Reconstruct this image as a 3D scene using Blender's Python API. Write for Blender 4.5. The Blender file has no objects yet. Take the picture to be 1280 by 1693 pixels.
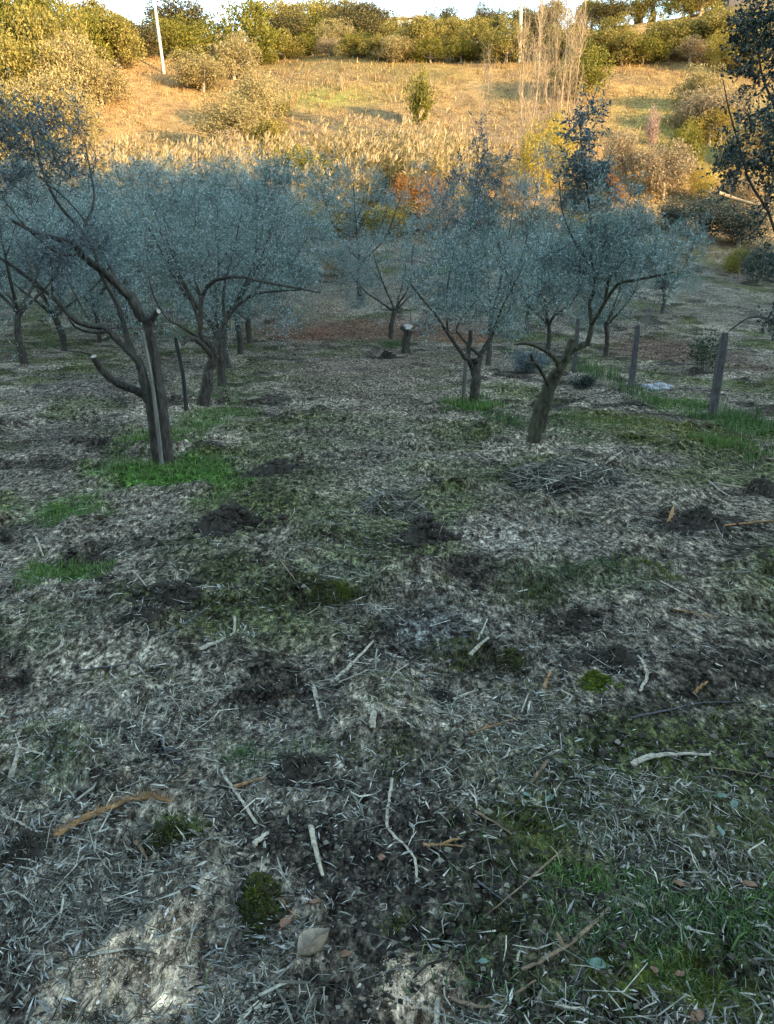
import bpy, math, random
import numpy as np
from mathutils import Vector, Quaternion

R = math.radians
SC = bpy.context.scene
COL = SC.collection
rng = np.random.default_rng(11)
random.seed(4)

# ------------------------------------------------------------------ camera model
F = 1222.0
CXP, CYP = 640.0, 846.5
PITCH = math.atan((CYP - 490.0) / F)
CAMZ = 1.67
SUN_AZ, SUN_EL = R(51), R(10)

# ------------------------------------------------------------------ noise and terrain
def _hash(ix, iy, s):
    n = (ix.astype(np.int64) * 374761393 + iy.astype(np.int64) * 668265263 + s * 974711) & 0x7fffffff
    n = ((n ^ (n >> 13)) * 1274126177) & 0x7fffffff
    n = n ^ (n >> 16)
    return (n & 0xffff) / 65535.0

def vnoise(x, y, s=0):
    ix = np.floor(x); iy = np.floor(y)
    fx = x - ix; fy = y - iy
    fx = fx * fx * (3 - 2 * fx); fy = fy * fy * (3 - 2 * fy)
    a = _hash(ix, iy, s); b = _hash(ix + 1, iy, s)
    c = _hash(ix, iy + 1, s); d = _hash(ix + 1, iy + 1, s)
    return (a + (b - a) * fx) * (1 - fy) + (c + (d - c) * fx) * fy

def fbm(x, y, s=0, o=4):
    t = 0; a = .5; n = 0
    for k in range(o):
        t = t + a * vnoise(x * 2 ** k + 17.3 * k, y * 2 ** k - 9.1 * k, s + k * 31); n += a; a *= .5
    return t / n

_py = np.array([-400, -200, -120, -75, -60, -8, 0, 22, 26, 30, 40, 48, 55, 62, 75, 90, 105, 130, 160, 250, 600.])
_pz = np.array([34, 43, 48, 39, 33, .3, 0, 0, .12, .6, 2.6, 5, 7.5, 11.2, 17.6, 25.2, 31, 38.6, 41, 42, 30.])
_ty = np.arange(-400, 600, .5)
_tz = np.interp(_ty, _py, _pz)
_k = np.hanning(13); _k /= _k.sum()
_tz = np.convolve(np.pad(_tz, 6, mode='edge'), _k, mode='valid')

def H(x, y):
    x = np.asarray(x, float); y = np.asarray(y, float)
    z = np.interp(y, _ty, _tz)
    r = np.hypot(x, y)
    far = np.clip((np.abs(y) - 20) / 40, 0, 1)
    z = z + far * ((fbm(x / 24 + 3, y / 24, 5, 4) - .5) * 4.0)
    z = z + 9 * np.exp(-(((x - 62) / 28) ** 2 + ((y - 112) / 30) ** 2))
    z = z + 4 * np.exp(-(((x + 55) / 30) ** 2 + ((y - 85) / 30) ** 2))
    # ragged crest behind the camera, unseen; bumps shaped to make its shadow edge uneven
    z = z + np.where(y < -40, (fbm(x / 6, y / 6, 77, 3) - .5) * 3.0, 0)
    near = np.clip(1.25 - r / 45, 0, 1)
    z = z + near * ((fbm(x / 3.1, y / 3.1, 1, 3) - .5) * .20 + (fbm(x / .75, y / .75, 2, 3) - .5) * .12 + (fbm(x / .27, y / .27, 12, 2) - .5) * .07 + np.clip(fbm(x / .34, y / .34, 14, 3) - .56, 0, 1) * .30)
    n2 = np.clip(1.15 - r / 14, 0, 1)
    m = fbm(x / .16, y / .16, 3, 3)
    z = z + n2 * ((m - .5) * .036 + np.clip(fbm(x / .45, y / .45, 9, 2) - .6, 0, 1) * .16)
    return z

CAM0 = np.array([0, 0, CAMZ + float(H(0., 0.))])
cp, sp = math.cos(PITCH), math.sin(PITCH)

def ray(px, py):
    u = (px - CXP) / F; v = (CYP - py) / F
    return np.array([u, cp + v * sp, -sp + v * cp])      # per unit of optical depth

def P(px, py, D):
    d = ray(px, py)
    return CAM0 + d * (D / d[1])

_ts = np.geomspace(.6, 420, 2600)
def G(px, py):
    """where the line of sight meets the ground"""
    d = ray(px, py)
    pts = CAM0[None] + d[None] * _ts[:, None]
    below = pts[:, 2] < H(pts[:, 0], pts[:, 1])
    if not below.any():
        i = np.argmin(pts[:, 2] - H(pts[:, 0], pts[:, 1])); return pts[i]
    i = int(np.argmax(below))
    lo, hi = _ts[max(i - 1, 0)], _ts[i]
    for _ in range(18):
        m = (lo + hi) / 2; p = CAM0 + d * m
        if p[2] < float(H(p[0], p[1])): hi = m
        else: lo = m
    return CAM0 + d * hi

# ------------------------------------------------------------------ mesh building
class MB:
    def __init__(s):
        s.v = []; s.q = []; s.t = []; s.qm = []; s.tm = []; s.n = 0
    def add(s, v, q=None, t=None, mat=0):
        v = np.asarray(v, np.float32).reshape(-1, 3)
        s.v.append(v)
        if q is not None and len(q):
            q = np.asarray(q, np.int32).reshape(-1, 4) + s.n; s.q.append(q); s.qm.append(np.full(len(q), mat, np.int32))
        if t is not None and len(t):
            t = np.asarray(t, np.int32).reshape(-1, 3) + s.n; s.t.append(t); s.tm.append(np.full(len(t), mat, np.int32))
        s.n += len(v)
    def mesh(s, name, mats, smooth=True, col=None):
        me = bpy.data.meshes.new(name)
        v = np.concatenate(s.v) if s.v else np.zeros((0, 3), np.float32)
        q = np.concatenate(s.q) if s.q else np.zeros((0, 4), np.int32)
        t = np.concatenate(s.t) if s.t else np.zeros((0, 3), np.int32)
        mi = np.concatenate([np.concatenate(s.qm) if s.qm else np.zeros(0, np.int32), np.concatenate(s.tm) if s.tm else np.zeros(0, np.int32)])
        nq, nt = len(q), len(t)
        me.vertices.add(len(v)); me.vertices.foreach_set('co', v.ravel())
        me.loops.add(nq * 4 + nt * 3)
        me.loops.foreach_set('vertex_index', np.concatenate([q.ravel(), t.ravel()]).astype(np.int32))
        me.polygons.add(nq + nt)
        ls = np.concatenate([np.arange(nq) * 4, nq * 4 + np.arange(nt) * 3]).astype(np.int32)
        me.polygons.foreach_set('loop_start', ls)
        me.polygons.foreach_set('loop_total', np.concatenate([np.full(nq, 4), np.full(nt, 3)]).astype(np.int32))
        for m in mats: me.materials.append(m)
        me.polygons.foreach_set('material_index', mi.astype(np.int32))
        me.polygons.foreach_set('use_smooth', np.full(nq + nt, smooth))
        if col is not None:
            a = me.color_attributes.new('Col', 'FLOAT_COLOR', 'POINT')
            c = np.ones((len(v), 4), np.float32); c[:, :3] = col
            a.data.foreach_set('color', c.ravel())
        me.update(calc_edges=True)
        return me
    def build(s, name, mats, parent=None, smooth=True, col=None, loc=None):
        if not isinstance(mats, (list, tuple)): mats = [mats]
        me = s.mesh(name, mats, smooth, col)
        if loc is not None:
            me.transform(__import__('mathutils').Matrix.Translation(Vector([-float(c) for c in loc])))
        o = bpy.data.objects.new(name, me); COL.objects.link(o)
        if parent is not None: o.parent = parent
        elif loc is not None: o.location = [float(c) for c in loc]
        return o

def tag(o, label, cat, group=None, kind=None):
    if label: o['label'] = label
    if cat: o['category'] = cat
    if group: o['group'] = group
    if kind: o['kind'] = kind
    return o

def thing(name, loc, label, cat, group=None, rz=0.):
    o = bpy.data.objects.new(name, None); COL.objects.link(o)
    o.empty_display_size = .2
    o.location = [float(c) for c in loc]; o.rotation_euler = (0, 0, rz)
    return tag(o, label, cat, group)

def copy_tree(src, loc, rz, sc, label, group=None):
    r = src.copy(); COL.objects.link(r)
    r.location = [float(c) for c in loc]; r.rotation_euler = (0, 0, rz); r.scale = (sc, sc, sc) if np.isscalar(sc) else sc
    r['label'] = label
    if group: r['group'] = group
    for ch in list(src.children):
        c = ch.copy(); COL.objects.link(c); c.parent = r
    return r

def norm(a):
    a = np.asarray(a, float)
    return a / (np.linalg.norm(a, axis=-1, keepdims=True) + 1e-9)

def smooth_path(pts, rads, sub=5):
    pts = np.asarray(pts, float); rads = np.asarray(rads, float)
    n = len(pts)
    if n < 3: sub = max(sub, 3)
    e = np.vstack([2 * pts[0] - pts[1], pts, 2 * pts[-1] - pts[-2]])
    out = []; ro = []
    for i in range(n - 1):
        p0, p1, p2, p3 = e[i], e[i + 1], e[i + 2], e[i + 3]
        for k in range(sub):
            t = k / sub
            out.append(.5 * ((2 * p1) + (-p0 + p2) * t + (2 * p0 - 5 * p1 + 4 * p2 - p3) * t * t + (-p0 + 3 * p1 - 3 * p2 + p3) * t ** 3))
            ro.append(rads[i] * (1 - t) + rads[i + 1] * t)
    out.append(pts[-1]); ro.append(rads[-1])
    return np.array(out), np.array(ro)

def tube(mb, pts, rads, sides=8, rough=0., mat=0, sub=5, capmat=None, jit=0., flat=1.):
    pts, rads = smooth_path(pts, rads, sub)
    n = len(pts)
    if jit: pts[1:-1] += rng.normal(0, 1, (n - 2, 3)) * rads[1:-1, None] * jit
    tan = norm(np.gradient(pts, axis=0))
    up = np.array([0.31, .2, .93]);
    if abs(tan[0] @ up) > .9: up = np.array([.9, .3, .1])
    a = norm(np.cross(tan[0], up))
    ang = np.arange(sides) / sides * 2 * np.pi
    ph = rng.random(sides) * 6
    V = np.zeros((n, sides, 3))
    lob = 1 + rough * (np.sin(ang * 2 + ph[0]) * .7 + np.sin(ang * 3 + ph[1]) * .7 + np.sin(ang * 5 + ph[2 % sides]) * .3)
    for i in range(n):
        a = norm(a - tan[i] * (a @ tan[i])); b = np.cross(tan[i], a)
        rr = rads[i] * (lob + rough * .5 * rng.normal(0, 1, sides))
        tw = ang + i * .08
        V[i] = pts[i] + (np.cos(tw) * rr)[:, None] * a + (np.sin(tw) * rr * flat)[:, None] * b
    idx = np.arange(n * sides).reshape(n, sides)
    q = np.stack([idx[:-1], np.roll(idx[:-1], -1, 1), np.roll(idx[1:], -1, 1), idx[1:]], -1).reshape(-1, 4)
    mb.add(V.reshape(-1, 3), q, mat=mat)
    ca = np.vstack([V[-1], pts[-1][None]]); tr = [[i, (i + 1) % sides, sides] for i in range(sides)]
    mb.add(ca, None, tr, mat=mat if capmat is None else capmat)
    cb = np.vstack([V[0], pts[0][None]]); tr = [[(i + 1) % sides, i, sides] for i in range(sides)]
    mb.add(cb, None, tr, mat=mat)
    return pts, rads

def leaves(mb, pos, axis, length, width, mat=0, fold=.25, r=rng):
    """one narrow diamond per leaf"""
    n = len(pos)
    if n == 0: return
    axis = norm(axis)
    rnd = norm(r.normal(0, 1, (n, 3)))
    side = norm(np.cross(axis, rnd)); nor = np.cross(axis, side)
    L = np.broadcast_to(np.asarray(length, float), (n,))[:, None]; W = np.broadcast_to(np.asarray(width, float), (n,))[:, None]
    mid = pos + axis * L * .5 + nor * W * fold
    V = np.stack([pos, mid + side * W * .5, pos + axis * L - nor * W * fold, mid - side * W * .5], 1)
    q = np.arange(n * 4).reshape(n, 4)
    mb.add(V.reshape(-1, 3), q, mat=mat)

def spikes(mb, p0, p1, r0, mat=0):
    """thin three sided twigs tapering to a point"""
    n = len(p0)
    if n == 0: return
    d = norm(p1 - p0); rnd = norm(rng.normal(0, 1, (n, 3)))
    a = norm(np.cross(d, rnd)); b = np.cross(d, a)
    r0 = np.broadcast_to(np.asarray(r0, float), (n,))[:, None]
    V = np.stack([p0 + a * r0, p0 + (-.5 * a + .87 * b) * r0, p0 + (-.5 * a - .87 * b) * r0, p1], 1)
    base = np.arange(n)[:, None] * 4
    t = np.concatenate([base + np.array([[0, 1, 3]]), base + np.array([[1, 2, 3]]), base + np.array([[2, 0, 3]])])
    mb.add(V.reshape(-1, 3), None, t, mat=mat)

# ------------------------------------------------------------------ materials
def newmat(name):
    m = bpy.data.materials.new(name); m.use_nodes = True
    nt = m.node_tree; b = nt.nodes['Principled BSDF']
    b.inputs['Roughness'].default_value = .9
    b.inputs['Specular IOR Level'].default_value = .15
    return m, nt, b

def ramp(nt, stops, interp='LINEAR'):
    r = nt.nodes.new('ShaderNodeValToRGB'); cr = r.color_ramp; cr.interpolation = interp
    while len(cr.elements) > 1: cr.elements.remove(cr.elements[-1])
    cr.elements[0].position = stops[0][0]; cr.elements[0].color = (*stops[0][1], 1)
    for p, c in stops[1:]:
        e = cr.elements.new(p); e.color = (*c, 1)
    return r

def island_mat(name, stops, rough=.8, translucent=0., noise=0., interp='LINEAR', spec=.15):
    m, nt, b = newmat(name)
    g = nt.nodes.new('ShaderNodeNewGeometry')
    r = ramp(nt, stops, interp)
    nt.links.new(g.outputs['Random Per Island'], r.inputs[0])
    out = r.outputs[0]
    if noise:
        tc = nt.nodes.new('ShaderNodeTexCoord'); n = nt.nodes.new('ShaderNodeTexNoise'); n.inputs['Scale'].default_value = noise
        nt.links.new(tc.outputs['Object'], n.inputs['Vector'])
        r2 = ramp(nt, [(.3, (.55, .55, .55)), (.7, (1.3, 1.3, 1.3))])
        nt.links.new(n.outputs['Fac'], r2.inputs[0])
        mx = nt.nodes.new('ShaderNodeMix'); mx.data_type = 'RGBA'; mx.blend_type = 'MULTIPLY'; mx.inputs[0].default_value = 1
        nt.links.new(out, mx.inputs[6]); nt.links.new(r2.outputs[0], mx.inputs[7]); out = mx.outputs[2]
    nt.links.new(out, b.inputs['Base Color'])
    b.inputs['Roughness'].default_value = rough
    b.inputs['Specular IOR Level'].default_value = spec
    if translucent:
        t = nt.nodes.new('ShaderNodeBsdfTranslucent'); nt.links.new(out, t.inputs['Color'])
        ms = nt.nodes.new('ShaderNodeMixShader'); ms.inputs[0].default_value = translucent
        nt.links.new(b.outputs[0], ms.inputs[1]); nt.links.new(t.outputs[0], ms.inputs[2])
        nt.links.new(ms.outputs[0], nt.nodes['Material Output'].inputs[0])
    return m

def noise_mat(name, c1, c2, scale=20., detail=6., bump=.3, rough=.9, stretch=(1, 1, 1), c3=None, dist=.02):
    m, nt, b = newmat(name)
    tc = nt.nodes.new('ShaderNodeTexCoord'); mp = nt.nodes.new('ShaderNodeMapping'); mp.inputs['Scale'].default_value = stretch
    n = nt.nodes.new('ShaderNodeTexNoise'); n.inputs['Scale'].default_value = scale; n.inputs['Detail'].default_value = detail
    n.inputs['Roughness'].default_value = .65
    nt.links.new(tc.outputs['Object'], mp.inputs[0]); nt.links.new(mp.outputs[0], n.inputs['Vector'])
    st = [(.32, c1), (.62, c2)] + ([(.72, c3)] if c3 else [])
    r = ramp(nt, st); nt.links.new(n.outputs['Fac'], r.inputs[0]); nt.links.new(r.outputs[0], b.inputs['Base Color'])
    bp = nt.nodes.new('ShaderNodeBump'); bp.inputs['Strength'].default_value = bump; bp.inputs['Distance'].default_value = dist
    nt.links.new(n.outputs['Fac'], bp.inputs['Height']); nt.links.new(bp.outputs[0], b.inputs['Normal'])
    b.inputs['Roughness'].default_value = rough
    return m

M = {}
M['bark'] = noise_mat('olive_bark', (.026, .023, .019), (.085, .076, .062), 30, 10, 1., .95, (1, 1, .3), (.15, .145, .12), .05)
M['bark_pale'] = noise_mat('grey_bark', (.07, .07, .065), (.2, .19, .17), 30, 8, .6, .95, (1, 1, .4))
M['bark_moss'] = noise_mat('mossy_bark', (.020, .019, .015), (.065, .062, .038), 22, 8, .8, .95, (1, 1, .4), (.085, .095, .04))
M['bark_hill'] = noise_mat('far_bark', (.22, .17, .11), (.42, .34, .24), 6, 4, .3)
M['poplar_bark'] = noise_mat('poplar_bark', (.26, .18, .11), (.44, .32, .19), 4, 4, .2)
M['cut_wood'] = noise_mat('cut_wood', (.25, .22, .17), (.38, .34, .28), 40, 3, .2)
M['stake'] = noise_mat('weathered_stake', (.05, .046, .04), (.13, .12, .10), 26, 7, .5, .9, (1, 1, .12))
M['stake_pale'] = noise_mat('pale_stake', (.085, .08, .068), (.19, .178, .15), 26, 7, .5, .9, (1, 1, .12))
M['stake_dark'] = noise_mat('dark_stake', (.012, .012, .012), (.04, .037, .033), 26, 7, .5, .9, (1, 1, .12))
M['concrete'] = noise_mat('post_concrete', (.035, .034, .032), (.085, .082, .076), 22, 8, .8, .95, (1, 1, .3), (.17, .16, .14))
M['utility'] = noise_mat('utility_pole', (.50, .42, .30), (.66, .56, .42), 3, 4, .2, .9, (1, 1, .1))
M['soil'] = noise_mat('dug_soil', (.016, .013, .010), (.055, .046, .034), 26, 10, 1., 1., (1, 1, 1), (.17, .145, .105), .03)
M['soil_moss'] = noise_mat('mossy_soil', (.014, .012, .008), (.040, .042, .014), 30, 10, 1., 1., (1, 1, 1), (.09, .08, .035), .03)
M['moss'] = noise_mat('bright_moss', (.05, .07, .008), (.10, .14, .015), 60, 8, 1., 1., (1, 1, 1), (.15, .19, .03))
M['stone'] = noise_mat('pale_stone', (.14, .145, .15), (.34, .34, .34), 14, 7, .5)
M['wall'] = noise_mat('house_wall', (.42, .38, .33), (.55, .5, .44), 3, 5, .2)
M['shed_wall'] = noise_mat('shed_wall', (.05, .045, .045), (.11, .10, .10), 3, 5, .2)
M['roof'] = noise_mat('house_roof', (.35, .26, .2), (.5, .4, .32), 5, 5, .3)
M['glass'] = noise_mat('dark_window', (.02, .022, .025), (.03, .03, .035), 5, 2, .0, .2)
M['leaf_olive'] = island_mat('olive_leaf', [(0, (.05, .095, .07)), (.35, (.13, .20, .17)), (.7, (.24, .32, .30)), (1, (.52, .60, .58))], .5, .35)
M['leaf_olive_dark'] = island_mat('olive_leaf_dark', [(0, (.045, .065, .065)), (.6, (.10, .135, .14)), (1, (.26, .31, .31))], .5, .2)
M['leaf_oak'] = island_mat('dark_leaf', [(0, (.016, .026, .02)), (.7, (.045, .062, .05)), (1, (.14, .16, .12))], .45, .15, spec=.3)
M['leaf_bramble'] = island_mat('bramble_leaf', [(0, (.012, .03, .014)), (.7, (.03, .06, .025)), (1, (.07, .10, .035))], .5, .15)
M['twig'] = island_mat('olive_twig', [(0, (.03, .03, .028)), (.6, (.10, .10, .088)), (1, (.24, .235, .21))], .9)
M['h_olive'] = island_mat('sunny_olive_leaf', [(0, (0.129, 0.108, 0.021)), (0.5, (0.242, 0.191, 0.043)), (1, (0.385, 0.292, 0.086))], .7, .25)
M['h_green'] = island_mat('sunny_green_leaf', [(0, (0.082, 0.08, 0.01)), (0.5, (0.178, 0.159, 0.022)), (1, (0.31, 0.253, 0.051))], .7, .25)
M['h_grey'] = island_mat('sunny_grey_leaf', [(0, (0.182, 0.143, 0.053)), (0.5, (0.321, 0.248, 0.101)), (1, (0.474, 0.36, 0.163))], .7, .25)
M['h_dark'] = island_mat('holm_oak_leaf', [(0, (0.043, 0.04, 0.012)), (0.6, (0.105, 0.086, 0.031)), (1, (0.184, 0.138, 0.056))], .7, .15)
M['h_tan'] = island_mat('dry_shrub_leaf', [(0, (.22, .15, .08)), (.5, (.33, .24, .13)), (1, (.46, .36, .22))], .8, .25)
M['h_orange'] = island_mat('orange_leaf', [(0, (.18, .07, .02)), (.5, (.29, .135, .04)), (1, (.38, .21, .07))], .8, .3)
M['h_yellow'] = island_mat('yellow_leaf', [(0, (.28, .20, .02)), (.5, (.40, .29, .05)), (1, (.5, .4, .1))], .8, .3)
M['h_pink'] = island_mat('bare_shrub_twig', [(0, (.28, .17, .12)), (1, (.45, .31, .24))], .9)
M['reed_leaf'] = island_mat('reed_leaf', [(0, (.14, .13, .035)), (.4, (.31, .225, .08)), (1, (.54, .39, .16))], .8, .3)
M['reed_low'] = island_mat('reed_green', [(0, (.05, .065, .022)), (.6, (.12, .12, .04)), (1, (.26, .21, .08))], .8, .25)
M['plume'] = island_mat('reed_plume', [(0, (.34, .24, .12)), (1, (.60, .46, .26))], .9, .3)
M['grass'] = island_mat('green_grass', [(0, (.022, .05, .010)), (.5, (.06, .13, .024)), (.8, (.11, .19, .04)), (1, (.28, .27, .13))], .6, .25)
M['grass_dull'] = island_mat('dull_grass', [(0, (.02, .045, .015)), (.5, (.05, .10, .032)), (.9, (.10, .15, .05)), (1, (.24, .23, .12))], .7, .2)
M['moss_tuft'] = island_mat('moss_tuft', [(0, (.03, .042, .006)), (.6, (.085, .105, .014)), (1, (.15, .17, .03))], .9, .1)
M['dry'] = island_mat('field_grass', [(0, (.20, .12, .045)), (.6, (.36, .23, .09)), (1, (.48, .33, .15))], .9, .2)
M['litter'] = island_mat('litter', [(0, (.022, .020, .016)), (.22, (.050, .042, .030)), (.42, (.085, .078, .055)), (.6, (.17, .165, .135)), (.8, (.27, .26, .205)), (.93, (.42, .39, .30)), (1, (.48, .44, .35))], .85, noise=35)
M['litter_leaf'] = island_mat('dead_olive_leaf', [(0, (.04, .034, .024)), (.35, (.075, .064, .044)), (.6, (.165, .155, .12)), (.8, (.235, .235, .20)), (.92, (.35, .34, .30)), (1, (.50, .48, .41))], .7, noise=60)
M['crumb'] = island_mat('soil_crumb', [(0, (.012, .010, .008)), (.6, (.04, .034, .026)), (.9, (.09, .075, .055)), (1, (.2, .18, .14))], 1.)
M['stick_pale'] = noise_mat('pale_stick', (.13, .11, .08), (.42, .37, .27), 60, 6, .5, .9, (1, 1, 1))
M['stick_brown'] = noise_mat('brown_stick', (.08, .055, .035), (.20, .14, .085), 35, 6, .5)
M['stick_orange'] = noise_mat('orange_stick', (.11, .06, .028), (.33, .19, .08), 55, 6, .5)
M['stick_dark'] = noise_mat('dark_stick', (.025, .025, .026), (.09, .09, .088), 35, 6, .5)
M['leaf_brown'] = noise_mat('brown_leaf', (.13, .07, .04), (.24, .135, .08), 30, 5, .4, .6)
M['leaf_beige'] = noise_mat('beige_leaf', (.15, .12, .085), (.30, .25, .18), 45, 5, .4, .7)
M['leaf_fresh'] = noise_mat('grey_green_leaf', (.07, .12, .085), (.15, .21, .16), 30, 5, .3, .6)

# ground material: painted albedo zones broken up by soil, straw and moss texture
def ground_mat():
    m, nt, b = newmat('orchard_ground')
    L = nt.links.new; N = nt.nodes.new
    at = N('ShaderNodeAttribute'); at.attribute_name = 'Col'
    tc = N('ShaderNodeTexCoord')
    def noise(scale, detail, rough=.6, stretch=None):
        n = N('ShaderNodeTexNoise'); n.inputs['Scale'].default_value = scale; n.inputs['Detail'].default_value = detail; n.inputs['Roughness'].default_value = rough
        if stretch:
            mp = N('ShaderNodeMapping'); mp.inputs['Scale'].default_value = stretch; mp.inputs['Rotation'].default_value = (0, 0, .5)
            L(tc.outputs['Object'], mp.inputs[0]); L(mp.outputs[0], n.inputs['Vector'])
        else: L(tc.outputs['Object'], n.inputs['Vector'])
        return n
    def mul(a, bb):
        x = N('ShaderNodeMix'); x.data_type = 'RGBA'; x.blend_type = 'MULTIPLY'; x.inputs[0].default_value = 1
        L(a, x.inputs[6]); L(bb, x.inputs[7]); return x.outputs[2]
    n0 = noise(22, 8, .8, (1, .55, 1)); r0 = ramp(nt, [(.44, (.20, .175, .15)), (.50, (.72, .70, .66)), (.56, (1.15, 1.12, 1.05)), (.63, (2.3, 2.2, 2.0))]); L(n0.outputs['Fac'], r0.inputs[0])
    n1 = noise(9, 10, .72); r1 = ramp(nt, [(.36, (.40, .37, .34)), (.5, (.95, .95, .95)), (.64, (1.5, 1.45, 1.4))]); L(n1.outputs['Fac'], r1.inputs[0])
    n2 = noise(55, 6, .75, (1, .45, 1)); r2 = ramp(nt, [(.40, (.30, .28, .27)), (.5, (.9, .9, .9)), (.62, (1.8, 1.75, 1.65))]); L(n2.outputs['Fac'], r2.inputs[0])
    n3 = noise(1.1, 6, .6); r3 = ramp(nt, [(.35, (.72, .72, .72)), (.65, (1.25, 1.25, 1.25))]); L(n3.outputs['Fac'], r3.inputs[0])
    c = mul(mul(mul(mul(at.outputs['Color'], r0.outputs[0]), r1.outputs[0]), r2.outputs[0]), r3.outputs[0])
    L(c, b.inputs['Base Color']); b.inputs['Roughness'].default_value = 1.
    b.inputs['Specular IOR Level'].default_value = .05
    bp = N('ShaderNodeBump'); bp.inputs['Strength'].default_value = .8; bp.inputs['Distance'].default_value = .03
    bp2 = N('ShaderNodeBump'); bp2.inputs['Strength'].default_value = .7; bp2.inputs['Distance'].default_value = .012
    L(n1.outputs['Fac'], bp.inputs['Height']); L(n2.outputs['Fac'], bp2.inputs['Height']); L(bp.outputs[0], bp2.inputs['Normal']); L(bp2.outputs[0], b.inputs['Normal'])
    return m
M['ground'] = ground_mat()

# ------------------------------------------------------------------ ground zones (what grows or lies where)
def zone(px, py, wx, wy, c, s=1., soft=.5, nz=.5):
    """an elliptical patch of ground, given by where it lies; returned in metres on the ground"""
    p = G(px, py); a = G(px - wx, py); bq = G(px + wx, py)
    n = G(px, py + wy); f = G(px, py - wy)
    rx = abs(bq[0] - a[0]) / 2; ry = abs(f[1] - n[1]) / 2
    return (p[0], (f[1] + n[1]) / 2, rx, max(ry, .05), c, s, soft, nz)

def zmask(zn, x, y):
    cx, cy, rx, ry, c, s, soft, nz = zn
    d = np.hypot((x - cx) / rx, (y - cy) / ry)
    sc = max(min(rx, ry), .12)
    d = d + (fbm(x / sc / .55 + cx, y / sc / .55, 40, 4) - .5) * nz * 2.2
    return np.clip((1 - d) / soft, 0, 1) * s

GREEN = (.055, .12, .022); DULL = (.065, .09, .034); MOSS = (.105, .125, .022); DARK = (.022, .018, .014)
SAND = (.74, .58, .41); PALE = (.20, .18, .145); RED = (.16, .095, .066); STRAW = (.17, .16, .12); REDB = (.13, .085, .062)
ZONES = [
    zone(640, 545, 230, 26, RED, .85, .6), zone(500, 552, 110, 14, (.19, .10, .065), .8, .6), zone(775, 560, 70, 12, (.20, .105, .065), .8, .6),
    zone(1150, 590, 130, 45, REDB, .8, .6), zone(590, 640, 160, 40, (.17, .145, .11), .6, .7), zone(1200, 500, 110, 50, (.16, .15, .12), .7, .7),
    zone(620, 680, 130, 60, (.25, .215, .165), .55, .7), zone(560, 490, 170, 40, (.23, .19, .145), .85, .6), zone(640, 600, 260, 40, (.20, .16, .125), .6, .7),
    zone(140, 640, 160, 50, (.125, .11, .095), .7, .6),
    zone(640, 760, 230, 80, STRAW, .55, .7), zone(110, 720, 130, 40, (.11, .095, .08), .6, .6),
    zone(275, 785, 150, 42, GREEN, 1., .5), zone(110, 838, 90, 22, GREEN, .9, .6), zone(110, 945, 68, 24, GREEN, .9, .6),
    zone(350, 690, 70, 28, GREEN, .5, .7), zone(785, 672, 52, 13, (.05, .12, .02), .9, .5),
    zone(930, 705, 130, 26, DULL, .6, .6), zone(1130, 668, 70, 16, GREEN, .7, .5), zone(1230, 700, 60, 24, GREEN, .8, .5),
    zone(1090, 712, 170, 30, MOSS, .6, .6), zone(880, 895, 105, 38, PALE, .75, .6, .8), zone(560, 950, 90, 38, (.13, .125, .105), .6, .7),
    zone(735, 1035, 110, 55, (.17, .18, .17), .55, .7), zone(640, 1300, 120, 60, (.10, .095, .085), .5, .7),
    zone(165, 1630, 165, 125, SAND, .95, .6, .5), zone(315, 1635, 90, 60, SAND, .85, .6, .4), zone(240, 1540, 130, 45, SAND, .5, .6, .6),
    zone(690, 1650, 95, 75, SAND, .75, .8, .35), zone(880, 900, 120, 40, (.26, .235, .19), .6, .6, .5), zone(540, 1590, 70, 40, PALE, .5, .7),
    zone(1150, 1560, 190, 110, DULL, .7, .6), zone(1130, 1640, 150, 75, MOSS, .95, .5, .4), zone(1200, 1620, 60, 50, DARK, .5, .6),
    zone(90, 1260, 110, 70, DULL, .5, .7), zone(470, 1250, 130, 50, DULL, .4, .7), zone(900, 1370, 130, 70, MOSS, .45, .7),
    zone(985, 960, 160, 40, DULL, .45, .7), zone(30, 1640, 60, 70, DARK, .7, .6), zone(450, 1510, 60, 30, DARK, .5, .6),
    zone(520, 800, 120, 26, DARK, .3, .7), zone(640, 900, 80, 26, DARK, .35, .7), zone(300, 930, 140, 30, DARK, .35, .7),
    zone(930, 800, 120, 34, DARK, .55, .7), zone(1150, 880, 90, 20, DARK, .45, .7), zone(1010, 1100, 90, 30, DARK, .5, .6),
]
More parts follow.
